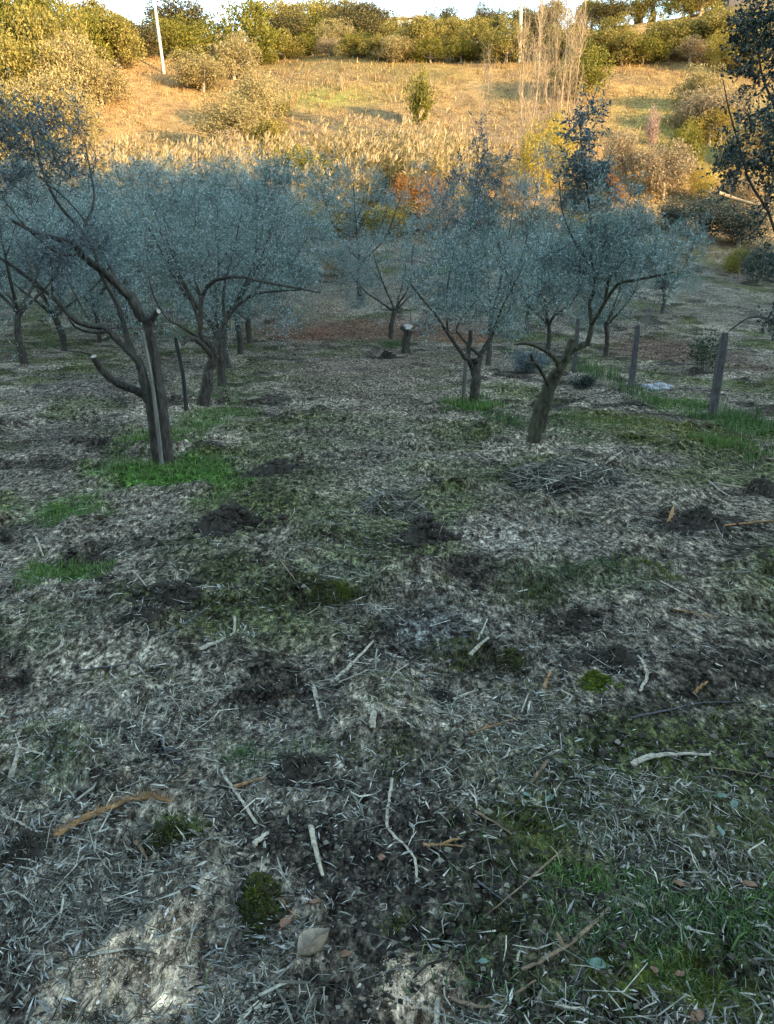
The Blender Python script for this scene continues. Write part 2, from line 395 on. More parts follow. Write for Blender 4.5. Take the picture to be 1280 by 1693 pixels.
def base_color(x, y):
    n = fbm(x / 2.2, y / 2.2, 21, 4); n2 = fbm(x / .5, y / .5, 22, 4); n3 = fbm(x / 1.2 + 9, y / 1.2, 24, 4)
    c = np.array([.185, .162, .126])[None] * np.ones((len(x), 1))
    def mix(c, col, m): return c * (1 - m[:, None]) + np.array(col)[None] * m[:, None]
    c = mix(c, (.30, .265, .205), np.clip((n - .48) * 6, 0, 1) * .8)
    c = mix(c, (.040, .034, .027), np.clip((n2 - .525) * 8, 0, 1) * .9)
    c = mix(c, (.075, .092, .030), np.clip((n3 - .50) * 6, 0, 1) * .75)
    for z in ZONES:
        c = mix(c, z[4], zmask(z, x, y))
    # beyond the orchard
    far = np.clip((y - 42) / 10, 0, 1)
    f1 = fbm(x / 9, y / 9, 51, 4); f2 = fbm(x / 2.5, y / 2.5, 52, 4); f3 = fbm(x / 16 + 7, y / 12, 53, 4)
    d = np.array([.41, .265, .11])[None] * np.ones((len(x), 1))
    d = mix(d, (.36, .25, .12), np.clip((f1 - .45) * 5, 0, 1))
    d = mix(d, (.24, .165, .09), np.clip((f2 - .52) * 8, 0, 1) * .75)
    d = mix(d, (.23, .20, .06), np.clip((f3 - .55) * 7, 0, 1) * .4)
    d = mix(d, (.50, .31, .14), np.exp(-(((x + 30) / 9) ** 2 + ((y - 78) / 12) ** 2)))
    d = mix(d, (.30, .22, .15), np.exp(-(((x - 3) / 14) ** 2 + ((y - 68) / 5) ** 2)) * .7)
    d = mix(d, (.26, .29, .07), np.exp(-(((x + 6) / 5) ** 2 + ((y - 80) / 3.5) ** 2)) * .8)
    d = mix(d, (.33, .31, .08), np.clip((x - 17) / 8, 0, 1) * np.exp(-((y - 68) / 7) ** 2) * .8)
    c = c * (1 - far[:, None]) + d * far[:, None]
    beh = np.clip((-y - 8) / 10, 0, 1)
    c = mix(c, (.10, .09, .05), beh)
    return c

def make_ground():
    half = 38.
    fine = np.arange(-half, half + .001, .125)
    coarse = np.arange(half, 360 - half, 3.)[1:]
    az = np.radians(np.concatenate([fine, coarse]))
    rr = np.concatenate([np.geomspace(.5, 30, 860), np.geomspace(30, 120, 190)[1:], np.geomspace(120, 560, 60)[1:]])
    A, RR = np.meshgrid(az, rr)
    x = (RR * np.sin(A)).ravel(); y = (RR * np.cos(A)).ravel()
    z = H(x, y)
    na, nr = len(az), len(rr)
    idx = np.arange(nr * na).reshape(nr, na)
    q = np.stack([idx[:-1], np.roll(idx[:-1], -1, 1), np.roll(idx[1:], -1, 1), idx[1:]], -1)[..., ::-1].reshape(-1, 4)
    mb = MB(); mb.add(np.stack([x, y, z], 1), q)
    c = base_color(x, y)
    cen = nr * na
    mb.add([[0, 0, float(H(0., 0.))]])
    t = [[i, (i + 1) % na, cen] for i in range(na)]
    mb.t.append(np.array(t, np.int32)[:, [0, 2, 1]][:, ::-1]); mb.tm.append(np.zeros(na, np.int32))
    c = np.vstack([c, c[:1]])
    o = mb.build('ground', M['ground'], col=c)
    o['kind'] = 'structure'
make_ground()

# ------------------------------------------------------------------ sampling the ground near the camera
def polar(n, r0, r1, power=1.0, ang=42):
    """points thinning out with distance from the lane's near end"""
    a = np.radians(rng.uniform(-ang, ang, n)); u = rng.random(n)
    r = 1 / (1 / r0 ** power + u * (1 / r1 ** power - 1 / r0 ** power)) ** (1 / power)
    return r * np.sin(a), r * np.cos(a)

LIT_ZONE = [(z, .95 if z[4] in (SAND, GREEN) else .85 if z[4] is MOSS else .6) for z in ZONES if z[4] in (SAND, GREEN, MOSS, DULL)]
def scatter_litter():
    mb = MB()
    # bent twigs and straws
    n = 90000
    x, y = polar(n, .9, 26, .5)
    keep = rng.random(n) > .0
    dens = np.clip((fbm(x / .45, y / .45, 61, 4) - .40) * 5, .06, 1) * (1 - .8 * np.clip((fbm(x / .5, y / .5, 22, 4) - .525) * 8, 0, 1))
    for z, f in LIT_ZONE: dens = dens * (1 - f * zmask(z, x, y))
    keep &= rng.random(n) < dens
    x, y = x[keep], y[keep]; n = len(x)
    L = np.minimum(rng.lognormal(math.log(.034), .7, n), .2); rad = np.clip(rng.lognormal(math.log(.0014), .5, n), .0006, .005)
    flow = fbm(x / 1.5, y / 1.5, 66, 2) * 6
    a = flow + rng.normal(0, .9, n); el = rng.normal(.06, .22, n)
    d = np.stack([np.cos(a) * np.cos(el), np.sin(a) * np.cos(el), np.sin(el)], 1)
    c = np.stack([x, y, H(x, y) + rad * 1.2 + rng.random(n) * .008 + np.abs(np.sin(el)) * L * .4], 1)
    bend = rng.normal(0, 1, (n, 3)) * (L * .10)[:, None]; bend[:, 2] *= .5
    P0 = c - d * L[:, None] / 2; P2 = c + d * L[:, None] / 2; P1 = c + bend
    up = np.array([0, 0, 1.])[None]
    s = norm(np.cross(d, up)); w = np.cross(s, d)
    V = []
    for pt, k in ((P0, .8), (P1, 1.), (P2, .5)):
        rr = (rad * k)[:, None]
        V += [pt + s * rr, pt - s * rr, pt + w * rr * 1.3]
    V = np.stack(V, 1)
    base = np.arange(n)[:, None] * 9
    q = []
    for i in (0, 3):
        for j in range(3):
            q.append(base + np.array([[i + j, i + (j + 1) % 3, i + 3 + (j + 1) % 3, i + 3 + j]]))
    mb.add(V.reshape(-1, 3), np.concatenate(q), mat=0)
    # dead olive leaves and chips
    n = 130000
    x, y = polar(n, .9, 26, .5)
    dens = np.clip((fbm(x / .4 + 5, y / .4, 62, 4) - .42) * 5, .05, 1) * (1 - .8 * np.clip((fbm(x / .5, y / .5, 22, 4) - .525) * 8, 0, 1))
    for z, f in LIT_ZONE: dens = dens * (1 - f * zmask(z, x, y))
    k = rng.random(n) < dens; x, y = x[k], y[k]; n = len(x)
    a = fbm(x / 1.5, y / 1.5, 66, 2) * 6 + rng.normal(0, 1.1, n); el = rng.normal(.1, .3, n)
    d = np.stack([np.cos(a) * np.cos(el), np.sin(a) * np.cos(el), np.sin(el)], 1)
    L = np.clip(rng.lognormal(math.log(.024), .4, n), .008, .06); W = L * rng.uniform(.09, .2, n)
    pos = np.stack([x, y, H(x, y) + .003 + rng.random(n) * .012], 1)
    s = norm(np.cross(d, np.array([0, 0, 1.])[None])); w = np.cross(s, d)
    tl = rng.normal(0, .5, n); s2 = s * np.cos(tl)[:, None] + w * np.sin(tl)[:, None]; nn = np.cross(s2, d)
    mid = pos + d * L[:, None] * .5 + nn * (W * .3)[:, None]
    V = np.stack([pos, mid + s2 * W[:, None] * .5, pos + d * L[:, None], mid - s2 * W[:, None] * .5], 1)
    mb.add(V.reshape(-1, 3), np.arange(n * 4).reshape(n, 4), mat=1)
    o = mb.build('leaf_litter', [M['litter'], M['litter_leaf']], smooth=False)
    tag(o, 'grey brown mulch of dead olive leaves, straw and broken twigs over the orchard soil', 'leaf litter', kind='stuff')
    # longer straws and thin prunings, all over the lane
    mb = MB(); n = 17000
    x, y = polar(n, 1.0, 26, .25)
    dens = np.clip((fbm(x / .9, y / .9, 63, 4) - .40) * 4.5, .04, 1) * (1 - .6 * np.clip((fbm(x / .5, y / .5, 22, 4) - .525) * 8, 0, 1))
    for z, f in LIT_ZONE: dens = dens * (1 - f * zmask(z, x, y))
    k = rng.random(n) < dens; x, y = x[k], y[k]; n = len(x)
    L = np.clip(rng.lognormal(math.log(.085), .5, n), .03, .34) * np.clip(.55 + np.hypot(x, y) * .09, .6, 1.15); r0 = np.clip(rng.lognormal(math.log(.0021), .35, n), .001, .005)
    a = fbm(x / 2.5, y / 2.5, 66, 2) * 6 + rng.normal(0, .9, n); el = np.abs(rng.normal(.05, .18, n))
    d = np.stack([np.cos(a) * np.cos(el), np.sin(a) * np.cos(el), np.sin(el)], 1)
    c = np.stack([x, y, H(x, y) + .006], 1); e = c + d * L[:, None]; e[:, 2] = np.maximum(e[:, 2], H(e[:, 0], e[:, 1]) + .004)
    m = (c + e) / 2 + rng.normal(0, 1, (n, 3)) * L[:, None] * np.array([.09, .09, .03]); m[:, 2] = np.maximum(m[:, 2], H(m[:, 0], m[:, 1]) + .005)
    spikes(mb, m, c, r0); spikes(mb, m, e, r0)
    o = mb.build('straw_litter', M['litter'], smooth=False)
    tag(o, 'pale straws and thin olive prunings scattered along the whole lane', 'straw', kind='stuff')
    # soil crumbs
    mb = MB(); n = 60000
    x, y = polar(n, .9, 28, .25)
    dens = np.clip((fbm(x / .5, y / .5, 22, 4) - .42) * 5, .04, 1) * np.clip(np.hypot(x, y) / 3.5, .3, 1)
    for z, f in LIT_ZONE: dens = dens * (1 - f * zmask(z, x, y))
    k = rng.random(n) < dens; x, y = x[k], y[k]; n = len(x)
    r = np.minimum(np.clip(rng.lognormal(math.log(.007), .5, n), .003, .06), .001 + .0065 * np.hypot(x, y))
    oc = np.array([[1, 0, 0], [0, 1, 0], [-1, 0, 0], [0, -1, 0], [0, 0, .8], [0, 0, -.8]])
    V = oc[None] * rng.uniform(.6, 1.3, (n, 6, 1)) * r[:, None, None]
    an = rng.random(n) * 6.28; ca, sa = np.cos(an), np.sin(an)
    V = np.stack([V[..., 0] * ca[:, None] - V[..., 1] * sa[:, None], V[..., 0] * sa[:, None] + V[..., 1] * ca[:, None], V[..., 2]], -1)
    V = V + np.stack([x, y, H(x, y) + r * .25], 1)[:, None]
    tt = np.array([[0, 1, 4], [1, 2, 4], [2, 3, 4], [3, 0, 4], [1, 0, 5], [2, 1, 5], [3, 2, 5], [0, 3, 5]])
    mb.add(V.reshape(-1, 3), None, (np.arange(n)[:, None, None] * 6 + tt[None]).reshape(-1, 3))
    o = mb.build('soil_crumbs', M['crumb'], smooth=False)
    tag(o, 'dark crumbs of turned soil strewn between the litter', 'soil', kind='stuff')
scatter_litter()

def sand_grains():
    mb = MB(); oc = np.array([[1, 0, 0], [0, 1, 0], [-1, 0, 0], [0, -1, 0], [0, 0, .8], [0, 0, -.8]])
    tt = np.array([[0, 1, 4], [1, 2, 4], [2, 3, 4], [3, 0, 4], [1, 0, 5], [2, 1, 5], [3, 2, 5], [0, 3, 5]])
    for z in ZONES:
        if z[4] is not SAND: continue
        n = 30000; x = z[0] + rng.uniform(-1.2, 1.2, n) * z[2]; y = z[1] + rng.uniform(-1.2, 1.2, n) * z[3]
        k = rng.random(n) < zmask(z, x, y) ** 1.6 * np.clip((fbm(x / .12, y / .12, 71, 3) - .3) * 3, .1, 1); x, y = x[k], y[k]; n = len(x)
        r = np.clip(rng.lognormal(math.log(.0011), .6, n), .0005, .0055)
        V = oc[None] * rng.uniform(.6, 1.3, (n, 6, 1)) * r[:, None, None] + np.stack([x, y, H(x, y) + r * .3], 1)[:, None]
        mb.add(V.reshape(-1, 3), None, (np.arange(n)[:, None, None] * 6 + tt[None]).reshape(-1, 3))
    m = island_mat('sand_grain', [(0, (.10, .085, .06)), (.2, (.32, .24, .155)), (.8, (.60, .455, .30)), (1, (.72, .6, .44))], 1.)
    tag(mb.build('sand_grains', m, smooth=False), 'pale sandy grains and crumbs on the bare patches at the near edge', 'sand', kind='stuff')
sand_grains()

def blades(mb, x, y, h, w, mat=0, lean=.5):
    n = len(x)
    if n == 0: return
    a = rng.random(n) * 6.283; l = np.abs(rng.normal(lean, .35, n))
    dx, dy = np.cos(a), np.sin(a)
    b = np.stack([x, y, H(x, y) - .004], 1)
    s = np.stack([-dy, dx, 0 * dx], 1) * (w / 2)[:, None]
    o1 = np.stack([dx * l * .35, dy * l * .35, np.full(n, .55)], 1) * h[:, None]
    o2 = np.stack([dx * l, dy * l, np.clip(1 - l * .35, .2, 1)], 1) * h[:, None]
    V = np.stack([b - s, b + s, b + o1 + s * .75, b + o1 - s * .75, b + o2], 1)
    base = np.arange(n)[:, None] * 5
    mb.add(V.reshape(-1, 3), base + np.array([[0, 1, 2, 3]]), base + np.array([[3, 2, 4]]), mat=mat)

def zone_points(zn, n, grow=1.1):
    x = zn[0] + rng.uniform(-grow, grow, n) * zn[2] * 1.1; y = zn[1] + rng.uniform(-grow, grow, n) * zn[3] * 1.1
    k = rng.random(n) < zmask(zn, x, y)
    return x[k], y[k]

def grasses():
    mb = MB()
    for px, py, wx, wy, n, h, mat in [
        (275, 785, 155, 46, 26000, .032, 0), (240, 742, 60, 28, 12000, .05, 0), (110, 838, 95, 24, 13000, .03, 0), (110, 945, 72, 27, 9000, .028, 0),
        (350, 690, 70, 28, 9000, .05, 0), (785, 672, 55, 13, 9000, .09, 0), (930, 705, 130, 26, 9000, .05, 1),
        (1130, 668, 75, 16, 5500, .06, 0), (1235, 700, 62, 26, 8000, .10, 1), (1000, 622, 30, 18, 2200, .24, 1), (1050, 652, 30, 12, 1500, .15, 1),
        (1090, 712, 170, 30, 12000, .045, 2), (1240, 745, 60, 18, 6000, .06, 0), (40, 575, 60, 20, 6000, .1, 1),
        (1150, 1540, 210, 100, 13000, .026, 1), (1220, 1510, 90, 45, 4500, .026, 0), (980, 1455, 70, 30, 1800, .024, 0), (1130, 1640, 140, 70, 22000, .013, 2),
        (90, 1260, 110, 70, 3500, .022, 1), (470, 1250, 130, 50, 2800, .022, 1), (900, 1370, 170, 90, 13000, .014, 2), (1230, 1380, 80, 50, 6000, .014, 2), (640, 1240, 90, 50, 4000, .015, 2), (850, 980, 120, 40, 5000, .02, 2), (1100, 1290, 120, 50, 5000, .014, 2), (985, 960, 170, 45, 4500, .03, 1),
        (650, 1150, 90, 45, 2500, .018, 2), (750, 1085, 60, 30, 2500, .02, 2), (430, 1495, 30, 26, 1500, .02, 2), (290, 1370, 60, 22, 2500, .02, 2),
        (660, 1530, 30, 18, 500, .02, 2), (560, 980, 40, 16, 2000, .03, 2), (1080, 945, 50, 16, 1500, .03, 2), (400, 1245, 40, 16, 900, .03, 1),
        (60, 1060, 120, 60, 2500, .025, 1), (210, 1120, 120, 40, 2000, .02, 2), (380, 650, 60, 14, 5000, .06, 1), (655, 573, 26, 7, 1500, .16, 1),
        (330, 1040, 70, 25, 2200, .02, 2), (1180, 1180, 100, 50, 2500, .018, 2), (870, 1160, 80, 40, 2500, .018, 2),
    ]:
        z = zone(px, py, wx, wy, GREEN, 1., .8, 1.1)
        x, y = zone_points(z, n)
        hh = h * rng.lognormal(0, .35, len(x))
        blades(mb, x, y, hh, np.clip(hh * .09, .0012, .008), mat)
    # thin background of sprouting blades
    x, y = polar(40000, .9, 30, .5)
    k = rng.random(len(x)) < np.clip((fbm(x / 1.2 + 9, y / 1.2, 24, 4) - .45) * 6, .03, 1); x, y = x[k], y[k]
    hh = .024 * rng.lognormal(0, .4, len(x)); blades(mb, x, y, hh, np.clip(hh * .09, .001, .004), 1, .8)
    o = mb.build('grass', [M['grass'], M['grass_dull'], M['moss_tuft']], smooth=False)
    tag(o, 'short green grass and moss in patches at the trunks and over the soil', 'grass', kind='stuff')
grasses()

# ------------------------------------------------------------------ olive trees
class Tree:
    """limbs first (traced), then twigs that grow from the nearest limb into the crown"""
    def __init__(s, mat_bark, D):
        s.tr = MB(); s.cr = MB(); s.sk = []; s.D = D; s.mb = mat_bark
    def limb(s, pix, r0, r1, dz=0., sides=9, rough=.10, ground=False, D=None, capmat=None, jit=.12):
        D = D or s.D; n = len(pix)
        pts = [P(px, py, D + dz * i / max(n - 1, 1)) for i, (px, py) in enumerate(pix)]
        if ground:
            pts[0][2] = float(H(pts[0][0], pts[0][1])) - .06
        return s.limb3(pts, r0, r1, sides, rough, capmat, jit)
    def limb3(s, pts, r0, r1, sides=9, rough=.1, capmat=None, jit=.12):
        rad = np.linspace(r0, r1, len(pts))
        p, r = tube(s.tr, pts, rad, sides, rough, 0, 5, capmat, jit)
        s.sk.append(p[len(p) // 4:])
        return p
    def twigs(s, blobs, n, leaf=.05, lw=.22, per=9, sub=8, subl=.30, thick=.010, up=.25, mat=1, twigmat=0, lim=.75):
        sk = np.concatenate(s.sk)
        tot = sum(w for _, _, w in blobs)
        tg = []
        for c, rd, w in blobs:
            k = max(1, int(n * w / tot)); kc = max(2, k // 6); d = norm(rng.normal(0, 1, (kc, 3))); rr = rng.random(kc) ** .45
            cl = np.asarray(c)[None] + d * rr[:, None] * np.asarray(rd)[None]
            tg.append(cl[rng.integers(0, kc, k)] + rng.normal(0, .17, (k, 3)) * np.asarray(rd)[None])
        tg = np.concatenate(tg)
        d0 = np.min(np.linalg.norm(tg[:, None] - sk[None, ::3], axis=2), axis=1)
        tg = tg[np.argsort(d0)]
        sk = list(sk); ends = []; LP = []; LA = []; S0 = []; S1 = []
        arr = np.zeros((len(sk) + len(tg) * 4, 3)); m = len(sk); arr[:m] = sk
        for p in tg:
            dd = arr[:m] - p[None]; dist = np.einsum('ij,ij->i', dd, dd)
            q = arr[int(np.argmin(dist))]; L = math.sqrt(dist.min())
            if L < .05: continue
            ctrl = q * .5 + p * .5 + np.array([0, 0, 1]) * L * rng.uniform(-.05, .3) + rng.normal(0, .12, 3) * L
            t = np.linspace(0, 1, 5)[:, None]
            path = (1 - t) ** 2 * q + 2 * t * (1 - t) * ctrl + t * t * p
            r = min(thick, .003 + L * .006)
            tube3(s.cr, path, np.linspace(r, .0022, 5), twigmat)
            arr[m:m + 4] = path[1:]; m += 4
            tdir = norm(path[-1] - path[-2])
            k = sub; tt = rng.uniform(.25, 1, k)
            i0 = np.minimum((tt * 4).astype(int), 3); fr = tt * 4 - i0
            st = path[i0] * (1 - fr[:, None]) + path[i0 + 1] * fr[:, None]
            dr = norm(norm(path[i0 + 1] - path[i0]) * .7 + rng.normal(0, .55, (k, 3)) + np.array([0, 0, up])[None])
            ln = subl * rng.uniform(.5, 1.25, k)
            en = st + dr * ln[:, None]
            S0.append(st); S1.append(en)
            u = rng.uniform(.12, 1.02, (k, per))
            LP.append((st[:, None] + (en - st)[:, None] * u[..., None]).reshape(-1, 3))
            LA.append((dr[:, None] * .6 + rng.normal(0, .6, (k, per, 3))).reshape(-1, 3))
        S0 = np.concatenate(S0); S1 = np.concatenate(S1); spikes(s.cr, S0, S1, rng.uniform(.0016, .003, len(S0)), twigmat)
        LP = np.concatenate(LP); LA = np.concatenate(LA)
        LL = leaf * rng.uniform(.6, 1.25, len(LP))
        leaves(s.cr, LP, LA, LL, LL * lw, mat)
    def blob(s, px, py, rx, ry, w=1., dz=0., rd=None):
        D = s.D + dz; k = D / F * 1.05
        return (P(px, py, D), (rx * k, (rd if rd else rx) * k, ry * k), w)
    def done(s, name, base, label, cat, group, bark, leafm, twigm=None, extra=None):
        t = thing(name, base, label, cat, group)
        inv = -np.asarray(base, float)
        for mb in (s.tr, s.cr):
            mb.v = [v + inv.astype(np.float32) for v in mb.v]
        s.tr.build('trunk', [bark, M['cut_wood']], t)
        if s.cr.n: s.cr.build('crown', [twigm or M['twig'], leafm, extra or leafm], t, smooth=False)
        return t

def tube3(mb, path, rad, mat):
    n = len(path); tan = norm(np.gradient(path, axis=0))
    a = norm(np.cross(tan, np.array([.3, .5, .81])[None])); b = np.cross(tan, a)
    V = np.stack([path + a * rad[:, None], path + (-.5 * a + .87 * b) * rad[:, None], path + (-.5 * a - .87 * b) * rad[:, None]], 1)
    idx = np.arange(n * 3).reshape(n, 3)
    q = np.stack([idx[:-1], np.roll(idx[:-1], -1, 1), np.roll(idx[1:], -1, 1), idx[1:]], -1).reshape(-1, 4)
    mb.add(V.reshape(-1, 3), q, mat=mat)

OL = 'olive trees of the orchard'

# leaning olive on the left
gA = G(271, 757); D = gA[1]
T = Tree(None, D)
T.limb([(278, 762), (270, 690), (263, 635), (254, 580), (247, 545), (239, 525)], .062, .046, ground=True, rough=.16, sides=12)
T.limb([(239, 528), (220, 498), (196, 473), (172, 450), (137, 422), (117, 401), (69, 389), (20, 365)], .058, .012, dz=-.5)
T.limb([(262, 762), (253, 700), (246, 660), (236, 612), (220, 587), (192, 560), (172, 542), (127, 532), (89, 493), (34, 450), (-30, 405)], .056, .010, dz=-.35, ground=True, rough=.16, sides=12)
T.limb([(222, 590), (205, 540), (196, 508), (168, 453), (155, 415), (136, 381), (103, 346), (77, 302), (62, 254), (45, 190)], .030, .007, dz=.5)
T.limb([(136, 381), (151, 350), (156, 322), (149, 281), (140, 235)], .016, .005, dz=.6)
T.limb([(240, 655), (215, 642), (192, 632), (168, 611), (155, 589)], .042, .030, capmat=1, dz=-.25)
T.limb([(157, 592), (140, 583), (113, 580), (80, 572)], .010, .004, dz=-.5)
T.limb([(165, 443), (131, 422), (96, 419), (45, 377), (3, 326)], .018, .005, dz=-.6)
T.limb([(184, 548), (150, 549), (127, 542), (112, 525)], .018, .008, dz=-.3)
T.limb([(148, 529), (130, 498), (117, 474), (104, 440)], .011, .004, dz=.3)
T.limb([(86, 491), (87, 465), (85, 440), (75, 410)], .012, .004, dz=-.3)
T.limb([(246, 545), (253, 524), (262, 514)], .034, .026, capmat=1, dz=-.1)
T.limb([(200, 478), (150, 380), (110, 330), (60, 290)], .012, .005, dz=.4)
T.twigs([T.blob(60, 195, 95, 75, .8), T.blob(25, 290, 70, 70, .5, -.5), T.blob(95, 250, 60, 60, .45, .5), T.blob(40, 420, 80, 60, .6, -.4), T.blob(110, 400, 70, 60, .4, -.2), T.blob(-60, 330, 90, 120, .8)], 200, .05, .24, per=8, sub=7, subl=.26)
T.done('olive_tree', gA, 'leaning olive with a split trunk and sparse bare limbs, standing in bright green grass', 'olive tree', OL, M['bark'], M['leaf_olive_dark'])
# weathered stake leaning along it
mb = MB(); st = P(268, 764, D - .13); st[2] = float(H(st[0], st[1])) - .05
tube(mb, [st, P(255, 655, D - .12), P(236, 548, D - .1)], [.020, .019, .017], 8, .06, 0, 4, None, .03)
o = mb.build('wooden_stake', [M['stake_pale']], loc=st); tag(o, 'pale weathered stake leaning up along the split trunk of the leaning olive', 'stake')

# second olive, with long arching limbs
gB = G(341, 672); D = gB[1]
T = Tree(None, D)
T.limb([(335, 676), (341, 640), (346, 612), (356, 585)], .11, .06, ground=True, rough=.18, sides=12)
T.limb([(356, 586), (345, 566), (333, 556), (332, 525), (333, 490)], .055, .035, dz=-.2)
T.limb([(333, 492), (345, 472), (364, 461), (395, 458), (440, 467), (500, 478), (530, 484)], .034, .010, dz=-.6)
T.limb([(354, 590), (363, 552), (382, 518), (412, 491), (445, 483), (512, 478)], .045, .010, dz=.7)
T.limb([(352, 592), (335, 570), (318, 560), (298, 570)], .045, .034, capmat=1, dz=-.5)
T.limb([(333, 545), (313, 487), (285, 422), (275, 390), (270, 340)], .028, .007, dz=.3)
T.limb([(333, 492), (322, 460), (318, 410), (325, 350)], .024, .007, dz=.6)
T.limb([(372, 535), (370, 480), (385, 420), (400, 350)], .026, .007, dz=.9)
T.limb([(420, 490), (440, 450), (455, 400)], .015, .005, dz=.5)
T.limb([(330, 560), (300, 540), (275, 525), (255, 490), (245, 455)], .022, .006, dz=-.5)
T.twigs([T.blob(300, 370, 80, 85, 1), T.blob(395, 360, 95, 85, 1.2), T.blob(470, 415, 60, 60, .8, .3), T.blob(250, 430, 55, 60, .5), T.blob(350, 310, 90, 50, .7, .5), T.blob(500, 450, 45, 40, .4), T.blob(450, 330, 60, 55, .5, .6)], 340, .05, .23, per=6, sub=8, subl=.34)
T.done('olive_tree', gB, 'grey olive with long limbs arching low to the right, beside a dark stake', 'olive tree', OL, M['bark'], M['leaf_olive'])

# upright forked olive in the middle
gC = G(784, 667); D = gC[1]
T = Tree(None, D)
T.limb([(782, 670), (785, 640), (787, 610), (789, 594)], .088, .074, ground=True, rough=.12, sides=12)
T.limb([(790, 600), (799, 580), (809, 562), (818, 545), (836, 520), (852, 495)], .050, .014, dz=.3)
T.limb([(852, 495), (838, 450), (826, 410), (812, 372), (800, 320)], .020, .006, dz=.4, D=D + .3)
T.limb([(784, 612), (776, 597), (766, 588), (752, 568), (741, 552), (720, 520), (703, 500), (680, 470)], .045, .010, dz=-.4)
T.limb([(782, 612), (775, 588), (777, 566), (778, 546)], .042, .034, capmat=0)
T.limb([(778, 575), (765, 560), (755, 545), (765, 525), (788, 494), (800, 450)], .024, .007, dz=.5)
T.limb([(796, 590), (782, 578), (772, 572)], .03, .026)
T.limb([(741, 552), (738, 510), (742, 460), (750, 420)], .018, .006, dz=.2)
T.limb([(812, 556), (830, 510), (850, 470), (870, 430)], .02, .006, dz=-.3)
T.limb([(788, 494), (772, 430), (780, 360), (790, 290), (788, 240)], .018, .005, dz=.8)
T.twigs([T.blob(765, 470, 85, 65, 1.3), T.blob(840, 440, 75, 80, 1.), T.blob(735, 490, 60, 50, .8, -.3), T.blob(800, 390, 75, 60, .9, .3), T.blob(840, 520, 60, 35, .4)], 290, .052, .24, per=7, sub=8, subl=.28)
T.twigs([T.blob(795, 305, 62, 85, 1, .6), T.blob(770, 330, 45, 70, .5, .4)], 85, .055, .34, per=7, sub=6, subl=.27, mat=2)
T.done('olive_tree', gC, 'upright olive forking low into a wine glass shape in the middle of the lane', 'olive tree', OL, M['bark'], M['leaf_olive'], extra=M['leaf_olive_dark'])
mb = MB(); st = P(766, 670, D - .1); st[2] = float(H(st[0], st[1])) - .05
tube(mb, [st, P(768, 628, D - .1), P(771, 585, D - .08)], [.034, .032, .03], 8, .06, 0, 4, None, .03)
o = mb.build('wooden_stake', [M['stake']], loc=st); tag(o, 'grey brown stake upright beside the wine glass shaped olive', 'stake')

# mossy broken olive on the right
gD = G(884, 727); D = gD[1]
T = Tree(None, D)
T.limb([(882, 732), (890, 695), (903, 655), (916, 625), (928, 606), (938, 584), (947, 560)], .078, .036, ground=True, rough=.22, sides=12)
T.limb([(893, 715), (908, 660), (922, 625), (934, 600), (946, 580), (960, 572), (971, 566), (977, 545), (979, 530)], .046, .026, dz=.15)
T.limb([(979, 536), (976, 515), (975, 500), (984, 472), (979, 440), (977, 420), (978, 384), (972, 320), (962, 250), (958, 185)], .026, .006, dz=.5)
T.limb([(979, 534), (988, 522), (1000, 499), (1010, 485), (1022, 470), (1050, 463), (1079, 458), (1115, 450)], .026, .008, dz=-.3)
T.limb([(1000, 499), (1008, 460), (1022, 420), (1045, 395), (1070, 372)], .017, .005, dz=.5)
T.limb([(926, 610), (917, 593), (905, 582), (892, 575), (870, 568), (850, 570)], .030, .012, dz=-.3)
T.limb([(908, 640), (897, 618), (888, 603), (881, 597), (878, 585)], .024, .016, dz=-.4)
T.limb([(884, 600), (872, 598), (860, 594)], .010, .005, dz=-.3, D=D - .4)
T.limb([(978, 440), (950, 400), (930, 350), (925, 300)], .014, .005, dz=.4)
T.twigs([T.blob(985, 400, 80, 70, 1.1), T.blob(1050, 420, 60, 60, .7), T.blob(930, 430, 60, 65, .8), T.blob(1000, 330, 70, 60, .6, .3), T.blob(905, 500, 45, 45, .3), T.blob(1080, 460, 40, 30, .2)], 250, .05, .23, per=7, sub=8, subl=.23)
T.twigs([T.blob(965, 250, 42, 75, 1, .4), T.blob(985, 290, 50, 50, .5, .4), T.blob(962, 190, 22, 25, .25, .5)], 75, .055, .36, per=6, sub=6, subl=.22, mat=2)
T.done('olive_tree', gD, 'mossy olive with a broken hollow trunk leaning right and a thin dark leading shoot', 'olive tree', OL, M['bark_moss'], M['leaf_olive'], extra=M['leaf_olive_dark'])

# big dark-leaved tree whose branches come in from the right
T = Tree(None, 7.2); D = 7.2
gx = P(1440, 700, D); gR = np.array([gx[0], D, float(H(gx[0], D))])
tp = [gR + np.array([0, 0, -.1]), gR + np.array([-.05, .05, .9]), gR + np.array([-.15, 0, 1.9]), gR + np.array([-.25, .1, 2.8]), gR + np.array([-.3, .2, 3.8])]
T.limb3(tp, .14, .06, 12, .12)
T.limb([(1400, 420), (1340, 430), (1290, 400), (1270, 350), (1240, 300), (1222, 240), (1205, 180), (1195, 130)], .020, .003, dz=-.3)
T.limb([(1400, 300), (1330, 250), (1290, 190), (1262, 130), (1250, 60), (1240, 0)], .018, .003, dz=.2)
T.limb([(1400, 520), (1330, 540), (1280, 530), (1240, 525), (1205, 548)], .02, .005, dz=.4)
T.limb([(1270, 350), (1250, 380), (1225, 395)], .012, .004)
